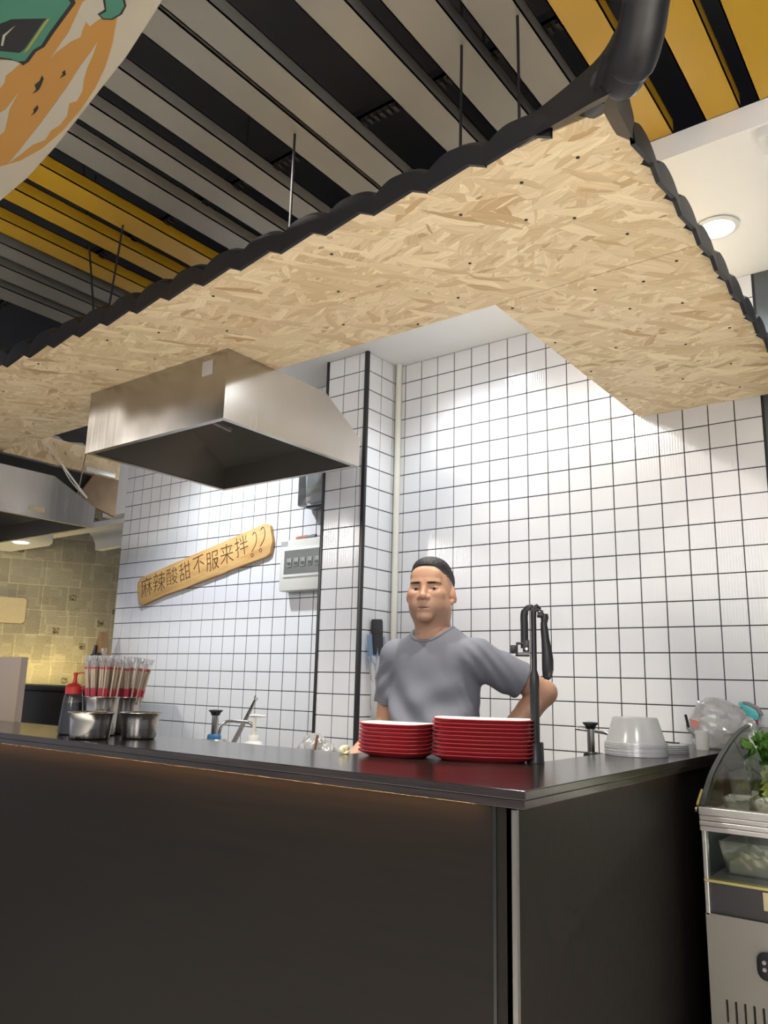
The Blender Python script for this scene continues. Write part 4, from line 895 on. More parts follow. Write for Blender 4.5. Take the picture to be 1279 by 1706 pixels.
t = tag(link('garlic', blob('garlic', (0, 0, 0), (.013, .013, .013), 4, .003, .002, 160), simple('pale_garlic', s2l(226, 220, 178), .5), None, (-1.487, 1.80, BT)), 'pale garlic clove at the left foot of the red plates', 'garlic')

# wall fittings -----------------------------------------------------------
t = thing('wooden_sign', 'slanted wooden sign board with handwritten characters on the tiled wall', 'sign', (-3.82, 3.196, 1.965))
sa = math.atan2(.235, 1.13)
pts = [(-.615, -.01), (-.612, .055), (-.575, .083), (-.35, .088), (0, .092), (.35, .096), (.585, .10), (.618, .075), (.625, -.02), (.595, -.088), (.56, -.098), (.25, -.094), (.22, -.098), (0, -.095), (-.15, -.098), (-.35, -.092), (-.57, -.104), (-.600, -.09)]
mb = MB(); mb.prism(pts, -.024, 0, (0, 2, 1)); obj('board', mb, WOODSIGN, t, rot=(0, -sa, 0), bev=.004)
for i, ch in enumerate('麻辣酸甜不服来拌'):
    me = text_mesh(ch, .130, -.0016, .0004)
    o = link('lettering', me, INK, t); x = -.515+.127*i
    o.rotation_euler = (PI/2, -sa+rng.normal(0, .05), 0)
    o.location = (x*math.cos(sa), -.0246, x*math.sin(sa)+rng.normal(0, .006)); o.scale = (rng.uniform(.88, 1.0), rng.uniform(.95, 1.12), 1)
mb = MB()
for (dx, dz) in ((.485, .0), (.555, .01)):
    mb.tube(bez([(dx-.012, -.0246, .060+dz), (dx+.008, -.0246, .072+dz), (dx+.020, -.0246, .042+dz), (dx+.008, -.0246, .0+dz), (dx-.028, -.0246, -.036+dz)], 5), .0022, 6)
    mb.tube([(dx-.028+.010*math.cos(a), -.0246, -.058+dz+.010*math.sin(a)) for a in np.linspace(0, 6.28, 12)], .0020, 6)
obj('lettering', mb, INK, t, rot=(0, -sa, 0))

t = thing('breaker_box', 'white breaker box with grey window on the wall beside the column', 'breaker box', (-2.937, 3.196, 1.912))
IVORY = simple('ivory_plastic', (.62, .62, .57), .4)
mb = MB(); mb.box((-.148, -.075, -.14), (.150, 0, .14)); obj('case', mb, IVORY, t, bev=.006)
mb = MB()
mb.prism([(-.118, -.066), (.15, -.066), (.15, .094), (-.118, .094)], -.082, -.074, (0, 2, 1)); obj('window_frame', mb, WHITEPL, t, bev=.002)
mb = MB(); mb.box((-.108, -.0835, -.050), (.146, -.0815, .080)); obj('window', mb, simple('smoked_window', (.14, .15, .14), .2), t)
mb = MB()
for k in range(5): mb.box((-.085+.05*k, -.087, -.014+.004*(k % 2)), (-.050+.05*k, -.0834, .036))
obj('breaker', mb, simple('grey_breaker', (.26, .27, .25), .35), t, bev=.002)
mb = MB()
for k in range(5): mb.box((-.078+.05*k, -.090, .0), (-.057+.05*k, -.0868, .014))
obj('breaker_switch', mb, simple('dark_breaker', (.05, .06, .06), .35), t)
mb = MB(); mb.box((-.144, -.0765, .108), (-.095, -.0748, .134)); obj('sticker', mb, simple('grey_sticker', (.38, .39, .38), .5), t)
t = thing('screwdriver', 'orange and black screwdriver lying on top of the breaker box', 'screwdriver', (-2.95, 3.165, 2.066), R(-8))
ORA = simple('orange_plastic', (.70, .13, .03), .4)
mb = MB(); mb.tube([(-.060, 0, 0), (-.035, 0, 0)], [.0135, .0135], 14); mb.tube([(.0, 0, 0), (.02, 0, 0)], .0137, 14); obj('grip_bands', mb, ORA, t)
mb = MB(); mb.tube([(-.035, 0, 0), (.0, 0, 0)], .013, 14); mb.tube([(.02, 0, 0), (.05, 0, 0), (.075, 0, 0), (.10, 0, 0)], [.013, .010, .013, .010], 14); obj('grip', mb, GREYPL, t)
mb = MB(); mb.tube([(.10, 0, -.003), (.17, 0, -.008)], .004, 10); obj('shank', mb, CHROME, t)
t = thing('meter_box', 'clear plastic meter box with cables high on the wall by the column', 'meter box', (-2.85, 3.196, 2.30))
mb = MB(); mb.box((-.085, -.012, -.07), (.085, 0, .16)); obj('back_plate', mb, simple('light_grey_plastic', (.45, .46, .46), .4), t, bev=.004)
mb = MB(); mb.box((-.095, -.11, -.075), (.088, -.012, .17)); obj('cover', mb, clear('clear_meter_cover', (.93, .95, .95), .5, .2, (.75, .77, .78), .08), t, bev=.012)
mb = MB(); mb.box((-.06, -.075, -.05), (.06, -.012, .12)); obj('meter', mb, simple('meter_grey', (.30, .31, .31), .4), t, bev=.004)
mb = MB(); mb.box((-.05, -.085, -.085), (.088, -.015, -.070)); obj('terminal_cover', mb, simple('dark_grey_plastic', (.07, .075, .08), .4), t, bev=.004)
for k in range(3):
    mb = MB(); mb.tube(bez([(.02+.018*k, -.04, -.08), (.025+.018*k, -.03, -.13), (.045+.010*k, -.02, -.18), (.055+.012*k, -.02, -.235)], 5), .0045, 8); obj('cable', mb, simple('cable_grey', (.42+.1*k, .40+.1*k, .38+.1*k), .5), t)

# phone and bags hanging on the column's side
t = thing('wall_phone', 'black smartphone hanging on the side of the tiled column', 'phone', (-2.349, 3.055, 1.512))
mb = MB(); mb.prism(rrect(.082, .168, .012), 0, .011, (1, 2, 0)); obj('body', mb, BLACKPL, t, rot=(R(4), 0, 0), bev=.003)
mb = MB(); mb.prism(rrect(.074, .158, .009), .0112, .0120, (1, 2, 0)); obj('screen', mb, simple('dark_glass_screen', (.030, .032, .034), .12), t, rot=(R(4), 0, 0))
t = thing('hanging_bags', 'roll of thin blue and white plastic bags hanging below the phone', 'plastic bags', (-2.352, 3.06, 1.30))
BLUEBAG = clear('blue_plastic_film', (.75, .88, 1), .4, .6, (.30, .52, .82), .2)
def film(name, pts, mat, seed, parent, amp=.006):
    """thin hanging film: rows of (y0,y1,z), wrinkled"""
    rs = np.random.default_rng(seed); mb = MB(); n = 16; vs = []; fs = []
    for j, (y0, y1, z, x) in enumerate(pts):
        for i in range(n+1):
            q = i/n; vs.append((x+amp*math.sin(i*1.7+j*.9)+rs.normal(0, amp*.25), y0+(y1-y0)*q, z+rs.normal(0, .004)))
    m = len(pts)
    for j in range(m-1):
        for i in range(n): fs.append([j*(n+1)+i, j*(n+1)+i+1, (j+1)*(n+1)+i+1, (j+1)*(n+1)+i])
    mb.add(vs, fs); o = obj(name, mb, mat, parent, sm=60); return o
film('blue_bag', [(-.085, .05, .22, .006), (-.088, .07, .16, .010), (-.088, .095, .10, .016), (-.07, .10, .06, .018)], BLUEBAG, 1, t)
film('white_bag', [(-.085, .085, .12, .020), (-.09, .10, .05, .028), (-.09, .10, -.03, .034), (-.085, .09, -.10, .034), (-.06, .07, -.17, .028), (-.02, .03, -.22, .018)], BAG, 2, t, .010)
mb = MB(); mb.tube([(-.010, .03, .27), (.006, .03, .27), (.012, .03, .28)], .003, 8); obj('hook', mb, CHROME, t)

# cleaver block thing at the wall's left end
t = thing('knife_holder', 'wooden knife holder with black handles at the left edge of the tiled wall', 'knife holder', (-4.63, 3.09, 1.0))
mb = MB(); mb.prism([(-.09, 0), (.07, 0), (.05, .42), (.005, .58), (-.03, .50), (-.055, .40), (-.11, .30)], -.03, .03, (0, 2, 1)); obj('block', mb, simple('bamboo_block', s2l(150, 116, 74), .55, noise=.15, nscale=8, stretch=(10, 10, 1)), t, bev=.004)
mb = MB(); mb.tube([(-.02, -.045, .25), (-.015, -.045, .40), (-.01, -.04, .49)], [.022, .018, .008], 10); mb.tube([(-.03, -.05, .42), (.06, -.05, .43)], .012, 10); obj('handle', mb, BLACKPL, t)
mb = MB(); mb.box((-4.76, 2.99, 0), (-4.52, 3.18, 1.0)); tag(obj('stand_cabinet', mb, BLACKPL, bev=.003), 'narrow black stand under the knife holder', 'stand')

# ================================================================== DISPLAY FRIDGE
fr = thing('display_fridge', 'glass fronted display fridge with lettuce beside the bar', 'display fridge', (-.10, 2.80, 0))
fx, fy = -.10, 2.80
GREYST = simple('warm_grey_steel', (.25, .232, .205), .42, metal=.3)
def fb(name, lo, hi, mat, bev=.002, sm=0):
    mb = MB(); mb.box((lo[0]-fx, lo[1]-fy, lo[2]), (hi[0]-fx, hi[1]-fy, hi[2])); return obj(name, mb, mat, fr, sm=sm, bev=bev)
# front panel with cut slots: built as strips around the openings
X0, X1 = -.70, .50
mb = MB(); mb.box((X0-fx, 2.44-fy, .06), (X1-fx, 3.07-fy, .70)); obj('carcass', mb, GREYST, fr, sm=0, bev=.004)
mb = MB(); slots = [(-.661+.0225*k) for k in range(14)]
def fbx(lo, hi): mb.box((lo[0]-fx, lo[1]-fy, lo[2]), (hi[0]-fx, hi[1]-fy, hi[2]))
fbx((X0, 2.42, .50), (X1, 2.44, .706)); fbx((X0, 2.42, .06), (X1, 2.44, .445))
xs = [X0]+[v for s_ in slots for v in (s_, s_+.006)]+[X1]
for i in range(0, len(xs), 2): fbx((xs[i], 2.42, .445), (xs[i+1], 2.44, .50))
obj('front_panel', mb, GREYST, fr, sm=0)
fb('vent_back', (X0+.02, 2.4385, .44), (X1-.02, 2.4405, .505), BLACKMAT, 0)
mb = MB(); mb.prism([(a-.505-fx, b_+.602) for a, b_ in rrect(.142, .068, .022)], 2.412-fy, 2.42-fy, (0, 2, 1)); obj('control_panel', mb, BLACKPL, fr, bev=.003)
for k in range(2):
    mb = MB(); mb.lathe([(0, -.002), (.005, -.001), (.005, .002), (0, .002)], 12, cap=False); obj('button', mb, simple('button_grey', (.3, .3, .32), .4), fr, loc=(-.557-fx, 2.411-fy, .612-.017*k), rot=(R(90), 0, 0))
fb('dark_band', (X0+.004, 2.428, .706), (X1, 2.46, .788), simple('dark_grey_steel', (.035, .034, .036), .4), .002)
fb('sticker', (-.552, 2.4262, .735), (-.48, 2.4285, .780), PAPER, 0)
REFLTRIM = simple('painted_reflection_trim', s2l(196, 186, 120), .3, metal=.5)  # yellow of reflected light painted into the steel trim colour
fb('lower_sill', (X0, 2.418, .786), (X1, 2.45, .793), REFLTRIM, .001)
fb('corner_post', (X0, 2.420, .70), (X0+.012, 2.445, .985), ALU, .002)
fb('floor_plate', (X0+.006, 2.45, .785), (X1, 3.06, .793), simple('fridge_inner_grey', (.22, .22, .21), .4), 0)
fb('back_plate', (X0+.006, 3.055, .79), (X1, 3.07, 1.18), simple('fridge_back_grey', (.16, .17, .16), .35), 0)
fb('end_plate', (X0+.002, 2.45, .79), (X0+.008, 3.055, .965), simple('fridge_end_dark', (.05, .06, .06), .3), 0)
fb('shelf', (X0+.008, 2.46, .955), (X1, 3.05, .965), simple('shelf_steel', (.40, .39, .36), .35), 0)
GLASS = clear('pane_glass', (.95, .98, .96), .05)
fb('window_pane', (X0+.012, 2.426, .793), (X1, 2.430, .925), GLASS, 0)
mb = MB()
for (z0, z1, d) in ((.919, .932, .004), (.9335, .946, .0), (.9475, .960, .002), (.9615, .982, -.002)): fbx((X0, 2.405+d, z0), (X1, 2.44, z1))
obj('rail', mb, ALU, fr, sm=0, bev=.0015)
cur = bez([(0, 2.420, .982), (0, 2.470, 1.022), (0, 2.535, 1.062), (0, 2.663, 1.112), (0, 2.834, 1.160), (0, 2.98, 1.182), (0, 3.065, 1.188)], 5)
mb = MB(); n = len(cur); vs = []; fs = []
for x in (X0+.012-fx, X1-fx):
    for p in cur: vs.append((x, p.y-fy, p.z))
for i in range(n-1): fs.append([i, i+1, n+i+1, n+i])
mb.add(vs, fs); obj('curved_glass', mb, GLASS, fr)
mb = MB(); vs = []; fs = []
for x in (X0-fx, X0+.014-fx):
    for k_, off in ((0, 0), (1, 1)):
        for i, p in enumerate(cur):
            d = (cur[min(i+1, n-1)]-cur[max(i-1, 0)]).normalized(); nn = Vector((0, -d.z, d.y))
            w = (.004 if off == 0 else -.022); q = p+nn*w; vs.append((x, q.y-fy, q.z))
for i in range(n-1):
    fs += [[i, i+1, n+i+1, n+i], [2*n+i, 3*n+i, 3*n+i+1, 2*n+i+1], [i, 2*n+i, 2*n+i+1, i+1], [n+i, n+i+1, 3*n+i+1, 3*n+i]]
fs += [[0, n, 3*n, 2*n], [n-1, 3*n-1, 4*n-1, 2*n-1]]
mb.add(vs, fs); obj('side_frame', mb, simple('dark_side_frame', (.03, .035, .032), .3), fr)
prof = [(p.y-fy, p.z-.02) for p in cur[1:]]+[(3.05-fy, .966), (2.45-fy, .966)]
mb = MB(); mb.prism(prof, X0+.003-fx, X0+.006-fx, (1, 2, 0)); obj('side_glass', mb, clear('green_side_glass', (.45, .55, .42), .3), fr, sm=0)
mb = MB(); mb.tube([(X0-.006-fx, 2.42-fy, .985), (X0-.006-fx, 2.47-fy, 1.02)], .004, 8); obj('hinge_rod', mb, REFLTRIM, fr)
mb = MB(); mb.lathe([(0, -.004), (.008, -.003), (.008, .003), (0, .004)], 16, cap=False); obj('hinge_knob', mb, CHROME, fr, loc=(X0-.008-fx, 2.418-fy, .972), rot=(0, R(90), 0))
mb = MB(); mb.tube([(X0+.08-fx, 2.93-fy, 1.150), (X1-.05-fx, 2.93-fy, 1.150)], .007, 10); obj('light_tube', mb, emis('fridge_light_tube', (1, .97, .80), 3), fr)
lamp('fridge_light', 'AREA', (-.15, 2.925, 1.138), 3.2, (1, .97, .80), (-.15, 2.80, .9), .6, sizey=.02)
lamp('fridge_light', 'AREA', (-.15, 2.60, .948), 1.6, (1, .97, .82), (-.15, 2.62, .7), .6, sizey=.02)
# contents
CLB = clear('clear_tub_plastic', (.94, .95, .93), .5, .12, (.8, .8, .76), .1)
def tub(label, lo, hi, taper=.012, fill=None, fillmat=None, seed=1):
    t = thing('plastic_tub', label, 'plastic tub', ((lo[0]+hi[0])/2, (lo[1]+hi[1])/2, lo[2]), 0)
    w, d, h = hi[0]-lo[0], hi[1]-lo[1], hi[2]-lo[2]; mb = MB(); th = .0025
    def ringv(k, z): return [(-w/2+k, -d/2+k, z), (w/2-k, -d/2+k, z), (w/2-k, d/2-k, z), (-w/2+k, d/2-k, z)]
    vs = ringv(taper, 0)+ringv(0, h)+ringv(-.004, h)+ringv(-.004, h-.004)+ringv(th, h)+ringv(taper+th, th); fs = [[3, 2, 1, 0], [20, 21, 22, 23]]
    for a, b_ in ((0, 3), (3, 2), (2, 4), (4, 5)):
        for i in range(4): j = (i+1) % 4; fs.append([a*4+i, a*4+j, b_*4+j, b_*4+i])
    mb.add(vs, fs); obj('tub', mb, CLB, t, sm=0)
    if fill:
        g = SDF((-w/2, -d/2, -.01), (w/2, d/2, h), .006); rs = np.random.default_rng(seed)
        hz = fill*h+.010*np.sin(g.X*60+rs.uniform(0, 6))*np.cos(g.Y*52)+.006*np.sin(g.X*140+g.Y*90)
        b_ = np.maximum(np.abs(g.X)-(w/2-taper-.002), np.abs(g.Y)-(d/2-taper-.002)); g.d = np.maximum(np.maximum(g.Z-hz, b_), .004-g.Z)
        V, F = g.mesh('f'); link('food', np_mesh('food', V, F), fillmat, t)
    return t
RICE = simple('white_noodle_food', (.68, .60, .52), .6, noise=.15, nscale=90, bump=.5, bscale=160)
DKG = simple('dark_green_food', (.05, .07, .03), .6, noise=.4, nscale=90, bump=.5, bscale=120)
tub('large clear tub of pale food behind the lower fridge window', (-.672, 2.50, .793), (-.40, 2.80, .885), .014, .35, RICE, 2)
tub('small clear tub with dark greens behind the fridge rail', (-.655, 2.50, .965), (-.585, 2.60, 1.005), .005, .4, DKG, 3)
tub('second small clear tub with white food behind the fridge rail', (-.575, 2.50, .965), (-.46, 2.60, 1.002), .006, .5, RICE, 4)
tub('clear tub in the back left of the fridge shelf', (-.685, 2.70, .965), (-.625, 2.98, 1.055), .005, .55, simple('yellow_green_food', (.42, .46, .08), .6, noise=.3, nscale=40, bump=.3), 5)
# lettuce: ruffled leaves as parts
LEAF = simple('lettuce_green', (.085, .21, .028), .45, noise=.35, nscale=18, bump=.4, bscale=60)
LEAFY = simple('lettuce_heart', (.48, .58, .10), .5, noise=.2, nscale=14, bump=.3, bscale=60)
t = thing('lettuce', 'fresh green lettuce standing inside the display fridge', 'lettuce', (-.55, 2.76, .965))
def leaf(L_, Wd, curl, ruff, seed):
    mb = MB(); nu, nv = 24, 30; vs = []; fs = []
    for i in range(nu+1):
        u = i/nu; hw = Wd*(.35+.65*math.sin(PI*min(1, u*.62+.12)))*(1 if u < .93 else .85)
        for j in range(nv+1):
            v = j/nv*2-1
            y = v*hw; z = u*L_; x = curl*u*u*L_+.25*abs(v)**2*hw*-1
            rf = ruff*(abs(v)**3+max(0, u-.6)*1.6)
            x += rf*math.sin(u*38+seed+v*3)*.8; y += rf*.6*math.cos(u*47+seed); z += rf*.8*math.sin(v*23+seed)
            vs.append((x, y, z))
    for i in range(nu):
        for j in range(nv): a = i*(nv+1)+j; fs.append([a, a+1, a+nv+2, a+nv+1])
    mb.add(vs, fs); return mb
for k, (az, L_, Wd, cu, tl, mt, off) in enumerate([(200, .20, .05, -.25, 12, LEAF, (0, 0)), (250, .22, .055, -.2, 8, LEAF, (.02, 0)), (290, .19, .05, -.3, 12, LEAF, (.04, 0)), (230, .14, .045, -.15, 16, LEAF, (-.02, -.03)), (270, .12, .05, -.1, 10, LEAFY, (.01, -.06)), (245, .10, .045, -.1, 8, LEAFY, (.055, -.06)), (180, .21, .05, -.1, 10, LEAF, (-.01, .06)), (320, .22, .05, -.2, 10, LEAF, (.07, .04)), (215, .23, .05, -.1, 2, LEAF, (.03, .06)), (262, .17, .05, -.35, 18, LEAF, (.09, -.02))]):
    o = obj('leaf', leaf(L_, Wd, cu, .012, k*1.7+1), mt, t, loc=(off[0], off[1], 0), sm=80); o.rotation_euler = Euler((0, R(-tl), R(az+180)), 'XYZ')

# ================================================================== PERSON
per = thing('person', 'man with cropped black hair in a grey t-shirt, hand on hip, standing behind the bar', 'person', (-1.60, 2.42, 0))
def skin_mat():
    m, nt, b = newmat('skin'); a = N(nt, 'ShaderNodeAttribute', attribute_name='tone'); lk(nt, a.outputs['Color'], b.inputs['Base Color'])
    b.inputs['Roughness'].default_value = .45; b.inputs['Subsurface Weight'].default_value = .12; b.inputs['Subsurface Radius'].default_value = (.012, .005, .003)
    n = N(nt, 'ShaderNodeTexNoise', i_Scale=420.0, i_Detail=2.0); tc = N(nt, 'ShaderNodeTexCoord'); lk(nt, tc.outputs['Object'], n.inputs['Vector'])
    bp = N(nt, 'ShaderNodeBump', i_Strength=.08, i_Distance=.001); lk(nt, n.outputs[0], bp.inputs['Height']); lk(nt, bp.outputs[0], b.inputs['Normal'])
    return m
SKIN = skin_mat()
SK = np.array([.50, .285, .185])
HC = Vector((-.006, -.012, 1.622)); HR = Matrix.Rotation(R(17), 4, 'Z') @ Matrix.Rotation(R(-3), 4, 'X') @ Matrix.Scale(1.045, 4, (1, 0, 0))   # head turned a little toward the hall
def Hh(x, f, z): return (x, -f, z)      # head-local: x his left, f forward, z up
def build_head():
    g = SDF((-.115, -.145, -.215), (.115, .135, .135), .0021)
    E, Cp = g.ell, g.cap
    g.u(E(Hh(0, -.012, .036), (.0745, .094, .084)), .001)
    g.u(E(Hh(0, .022, -.030), (.0665, .068, .082)), .03)
    for s_ in (-1, 1):
        g.u(E(Hh(s_*.046, .004, -.062), (.022, .036, .032)), .03)       # jaw corner / cheek
        g.u(E(Hh(s_*.040, .063, -.014), (.024, .020, .018)), .022)      # cheekbone
        g.u(E(Hh(s_*.034, .050, -.048), (.022, .022, .026)), .024)      # cheek
    g.u(E(Hh(0, .071, -.097), (.026, .017, .017)), .022)                # chin
    g.u(E(Hh(0, .066, -.060), (.030, .020, .024)), .024)               # muzzle
    g.u(E(Hh(0, .070, .055), (.05, .018, .03)), .025)                   # forehead
    for s_ in (-1, 1): g.u(Cp(Hh(s_*.012, .084, .026), Hh(s_*.046, .073, .027), .0075, .006), .014)   # brow ridge
    for s_ in (-1, 1): g.sub(E(Hh(s_*.0325, .092, .004), (.0185, .014, .0115)), .012)                # socket
    for s_ in (-1, 1):
        e = E(Hh(s_*.0325, .0695, .002), (.0185, .0135, .0125))                                     # lids
        slit = np.maximum(np.abs(g.Z-.0005-.10*(g.X*s_-.0325))-.0045*np.sqrt(np.clip(1-((g.X*s_-.0325)/.0155)**2, 0, 1)), np.abs(g.X-s_*.0325)-.0155)
        e = np.maximum(e, -np.maximum(slit, -g.Y-.20)); g.u(e, .003)
    g.u(Cp(Hh(0, .083, .016), Hh(0, .099, -.022), .0075, .0095), .012)  # nose bridge
    g.u(E(Hh(0, .1015, -.027), (.0125, .011, .0105)), .008)            # tip
    for s_ in (-1, 1): g.u(E(Hh(s_*.0140, .0895, -.031), (.0085, .011, .0085)), .007)
    for s_ in (-1, 1): g.sub(E(Hh(s_*.0075, .0975, -.040), (.0040, .0050, .0040)), .003)
    g.u(Cp(Hh(-.020, .080, -.0625), Hh(.020, .080, -.0625), .0046), .008); g.u(E(Hh(0, .0845, -.0610), (.013, .0050, .0042)), .006)
    g.u(E(Hh(0, .0825, -.0730), (.018, .0058, .0056)), .008)
    g.sub(E(Hh(0, .0905, -.0672), (.0235, .0070, .0015)), .002)        # mouth line
    for s_ in (-1, 1):                                                 # ears
        rot = Euler((0, R(-s_*10), R(s_*22)))
        g.u(E((s_*.0790, .012, -.006), (.0090, .0185, .031), rot), .006); g.sub(E((s_*.0885, .008, -.001), (.0050, .009, .017), rot), .004)
        g.u(E((s_*.0765, .002, -.034), (.007, .009, .010)), .006)
        g.u(E((s_*.0760, .006, -.006), (.0075, .013, .022)), .004)
        g.u(E((s_*.0735, -.002, -.010), (.006, .006, .009)), .004)
    g.u(g.cap((0, .020, -.07), (.006, .040, -.215), .0605, .067), .03)  # neck
    V, F = g.mesh('head')
    x, f, z = V[:, 0], -V[:, 1], V[:, 2]; c = np.tile(SK, (len(V), 1))
    def mix(w, col): 
        nonlocal c; c = c*(1-w[:, None])+np.array(col)*w[:, None]
    ml = np.exp(-((x/.0235)**6+((z+.0672)/.0020)**2))*(f > .068); mix(.8*ml, (.16, .07, .06))
    lip = np.exp(-((x/.021)**4+((z+.067)/.0105)**4))*(f > .070)*(1-ml); mix(.65*lip, (.30, .135, .115))
    st = sstep(-.030, -.06, z)*sstep(-.02, .03, f)*(1-lip); mix(.26*st, (.23, .165, .14))          # shaved beard
    ck = np.exp(-(((np.abs(x)-.042)/.022)**2+((z+.025)/.022)**2))*(f > .03); mix(.25*ck, (.56, .27, .18))
    es = np.exp(-(((np.abs(x)-.0325)/.018)**4+((z+.001)/.010)**4))*(f > .055); mix(.30*es, (.30, .16, .11))  # eye socket shade painted into the skin tone
    ln = np.exp(-(((np.abs(x)-.0325)/.0145)**6+((z-.0035)/.0017)**2))*(f > .06); mix(.9*ln, (.03, .02, .018))   # lash line
    ear = sstep(.074, .082, np.abs(x))*(np.abs(z) < .05); mix(.35*ear, (.55, .20, .15))
    # scalp showing grey at the sides under the fade
    sc = sstep(-.012, .012, z-.008-.55*(f+.01))*(f < .05)*sstep(.045, .02, f); mix(.45*sc, (.16, .13, .12))
    Vw = np.array([(HR @ Vector(v))+HC for v in V])
    brows = []
    for s_ in (-1, 1):
        bx_ = x*s_; zc = .0212+.09*(bx_-.012)-5.2*np.clip(bx_-.026, 0, 1)**2; hw = .0040-.0020*sstep(.030, .056, bx_)
        m = (bx_ > .011) & (bx_ < .055) & (np.abs(z-zc) < hw) & (f > .03)
        fm = F[m[F].all(1)]; ids, inv = np.unique(fm, return_inverse=True); Q = V[ids]; ctr = np.array([0, 0, .02]); d = Q-ctr; d /= np.linalg.norm(d, axis=1)[:, None]
        brows.append((np.array([(HR @ Vector(v))+HC for v in Q+d*.0012]), inv.reshape(-1, 4)))
    return Vw, F, c, brows
def build_body():
    g = SDF((-.36, -.40, .80), (.47, .30, 1.50), .0048); E, Cp = g.ell, g.cap
    g.u(E((0, .01, 1.27), (.150, .098, .20)), .001); g.u(E((0, .0, 1.05), (.145, .105, .22)), .05); g.u(E((0, .01, .92), (.155, .11, .12)), .05)
    g.u(Cp((-.16, .012, 1.39), (.16, .012, 1.39), .052), .05); g.u(Cp((0, .012, 1.40), (-.006, .015, 1.50), .064, .064), .05)
    # left arm, hand on hip
    sh, el, wr_ = (.182, .015, 1.392), (.342, .185, 1.278), (.205, .055, 1.085)
    g.u(Cp(sh, el, .050, .042), .02); g.u(Cp(el, ((el[0]*.7+wr_[0]*.3), el[1]*.7+wr_[1]*.3+.004, el[2]*.7+wr_[2]*.3), .041, .041), .015)
    g.u(Cp(((el[0]*.7+wr_[0]*.3), el[1]*.7+wr_[1]*.3, el[2]*.7+wr_[2]*.3), wr_, .040, .028), .015)
    g.u(Cp(wr_, (.185, -.01, 1.045), .030, .030), .02)
    for k, (dz, L_) in enumerate(((.022, .062), (.006, .070), (-.010, .066), (-.026, .052))):
        a = (.185, -.012, 1.045+dz); b_ = (.172, -.05, 1.042+dz*1.1); c = (.150, -.05-L_*.62, 1.036+dz*1.1); g.u(Cp(a, b_, .0095, .009), .006); g.u(Cp(b_, c, .009, .008), .004)
    g.u(Cp((.195, .02, 1.07), (.205, -.03, 1.075), .011, .0095), .008); g.u(Cp((.205, -.03, 1.075), (.190, -.062, 1.082), .0095, .008), .004)
    # right arm resting forward behind the plates
    sh, el, wr_ = (-.182, .012, 1.392), (-.228, .035, 1.135), (-.215, -.185, 1.03)
    g.u(Cp(sh, el, .050, .042), .02); g.u(Cp(el, (-.225, -.04, 1.10), .041, .040), .015); g.u(Cp((-.225, -.04, 1.10), wr_, .039, .028), .015)
    g.u(Cp(wr_, (-.205, -.25, 1.005), .030, .032), .02)
    for k, dx in enumerate((-.026, -.009, .008, .024)):
        L_ = (.055, .068, .072, .062)[k]
        g.u(Cp((-.205+dx, -.255, 1.003), (-.203+dx*1.15, -.262-L_*.45, 1.000), .0095, .009), .006); g.u(Cp((-.203+dx*1.15, -.262-L_*.45, 1.000), (-.200+dx*1.2, -.262-L_, .984), .009, .008), .004)
    g.u(Cp((-.185, -.215, 1.01), (-.160, -.245, 1.0), .0115, .0095), .008); g.u(Cp((-.160, -.245, 1.0), (-.150, -.275, .992), .0095, .008), .004)
    V, F = g.mesh('body'); return V, F, np.tile(SK*.98, (len(V), 1))
V1, F1, C1, BROWS = build_head(); V2, F2, C2 = build_body()
me = np_mesh('body', np.vstack([V1, V2]), np.vstack([F1, F2+len(V1)])); vcol(me, 'tone', np.vstack([C1, C2])); link('body', me, SKIN, per)
# hair
def build_hair():
    g = SDF((-.10, -.11, -.06), (.10, .13, .15), .0022)
    g.u(g.ell(Hh(0, -.013, .042), (.0775, .0965, .0865)), .001); g.u(g.ell(Hh(0, .012, .088), (.058, .070, .040)), .02)
    x, f, z = g.X, -g.Y, g.Z
    line = .006+.55*(f+.012)+.032*sstep(.02, .075, f)-.10*np.clip(np.abs(x)-.05, 0, 1)*sstep(.03, .075, f)+.022*sstep(.045, .068, np.abs(x))*sstep(.01, .055, f)
    line = np.where(f < -.012, .006+.62*(f+.012), line)
    fade = np.clip((z-line)/.045, 0, 1)
    g.d += .0060*(1-fade)*(np.abs(x)/.075)**1.5 
    g.d += .0012*np.sin(x*900+z*300)*np.sin(f*700)
    g.d = np.maximum(g.d, (line-z)*.8)
    V, F = g.mesh('hair'); x, f, z = V[:, 0], -V[:, 1], V[:, 2]
    line = np.where(f < -.012, .006+.62*(f+.012), .006+.55*(f+.012))
    t = sstep(.0, .050, z-line); t = np.maximum(t, sstep(.045, .07, f)); t = np.maximum(t, sstep(.095, .110, z))
    c = np.array([.115, .095, .085])*(1-t[:, None])+np.array([.010, .010, .012])*t[:, None]
    Vw = np.array([(HR @ Vector(v))+HC for v in V]); return Vw, F, c
V, F, c = build_hair(); me = np_mesh('hair', V, F); vcol(me, 'tone', c)
hm, nt, b = newmat('cropped_hair'); a = N(nt, 'ShaderNodeAttribute', attribute_name='tone'); lk(nt, a.outputs['Color'], b.inputs['Base Color']); b.inputs['Roughness'].default_value = .6
n = N(nt, 'ShaderNodeTexNoise', i_Scale=300.0, i_Detail=3.0); tc = N(nt, 'ShaderNodeTexCoord'); lk(nt, tc.outputs['Object'], n.inputs['Vector']); bp = N(nt, 'ShaderNodeBump', i_Strength=.6, i_Distance=.003); lk(nt, n.outputs[0], bp.inputs['Height']); lk(nt, bp.outputs[0], b.inputs['Normal'])
link('hair', me, hm, per)
EYEW = simple('eye_white', (.62, .58, .54), .25); IRIS = simple('dark_iris', (.016, .010, .008), .12); BROW = simple('eyebrow_hair', (.022, .017, .015), .7)
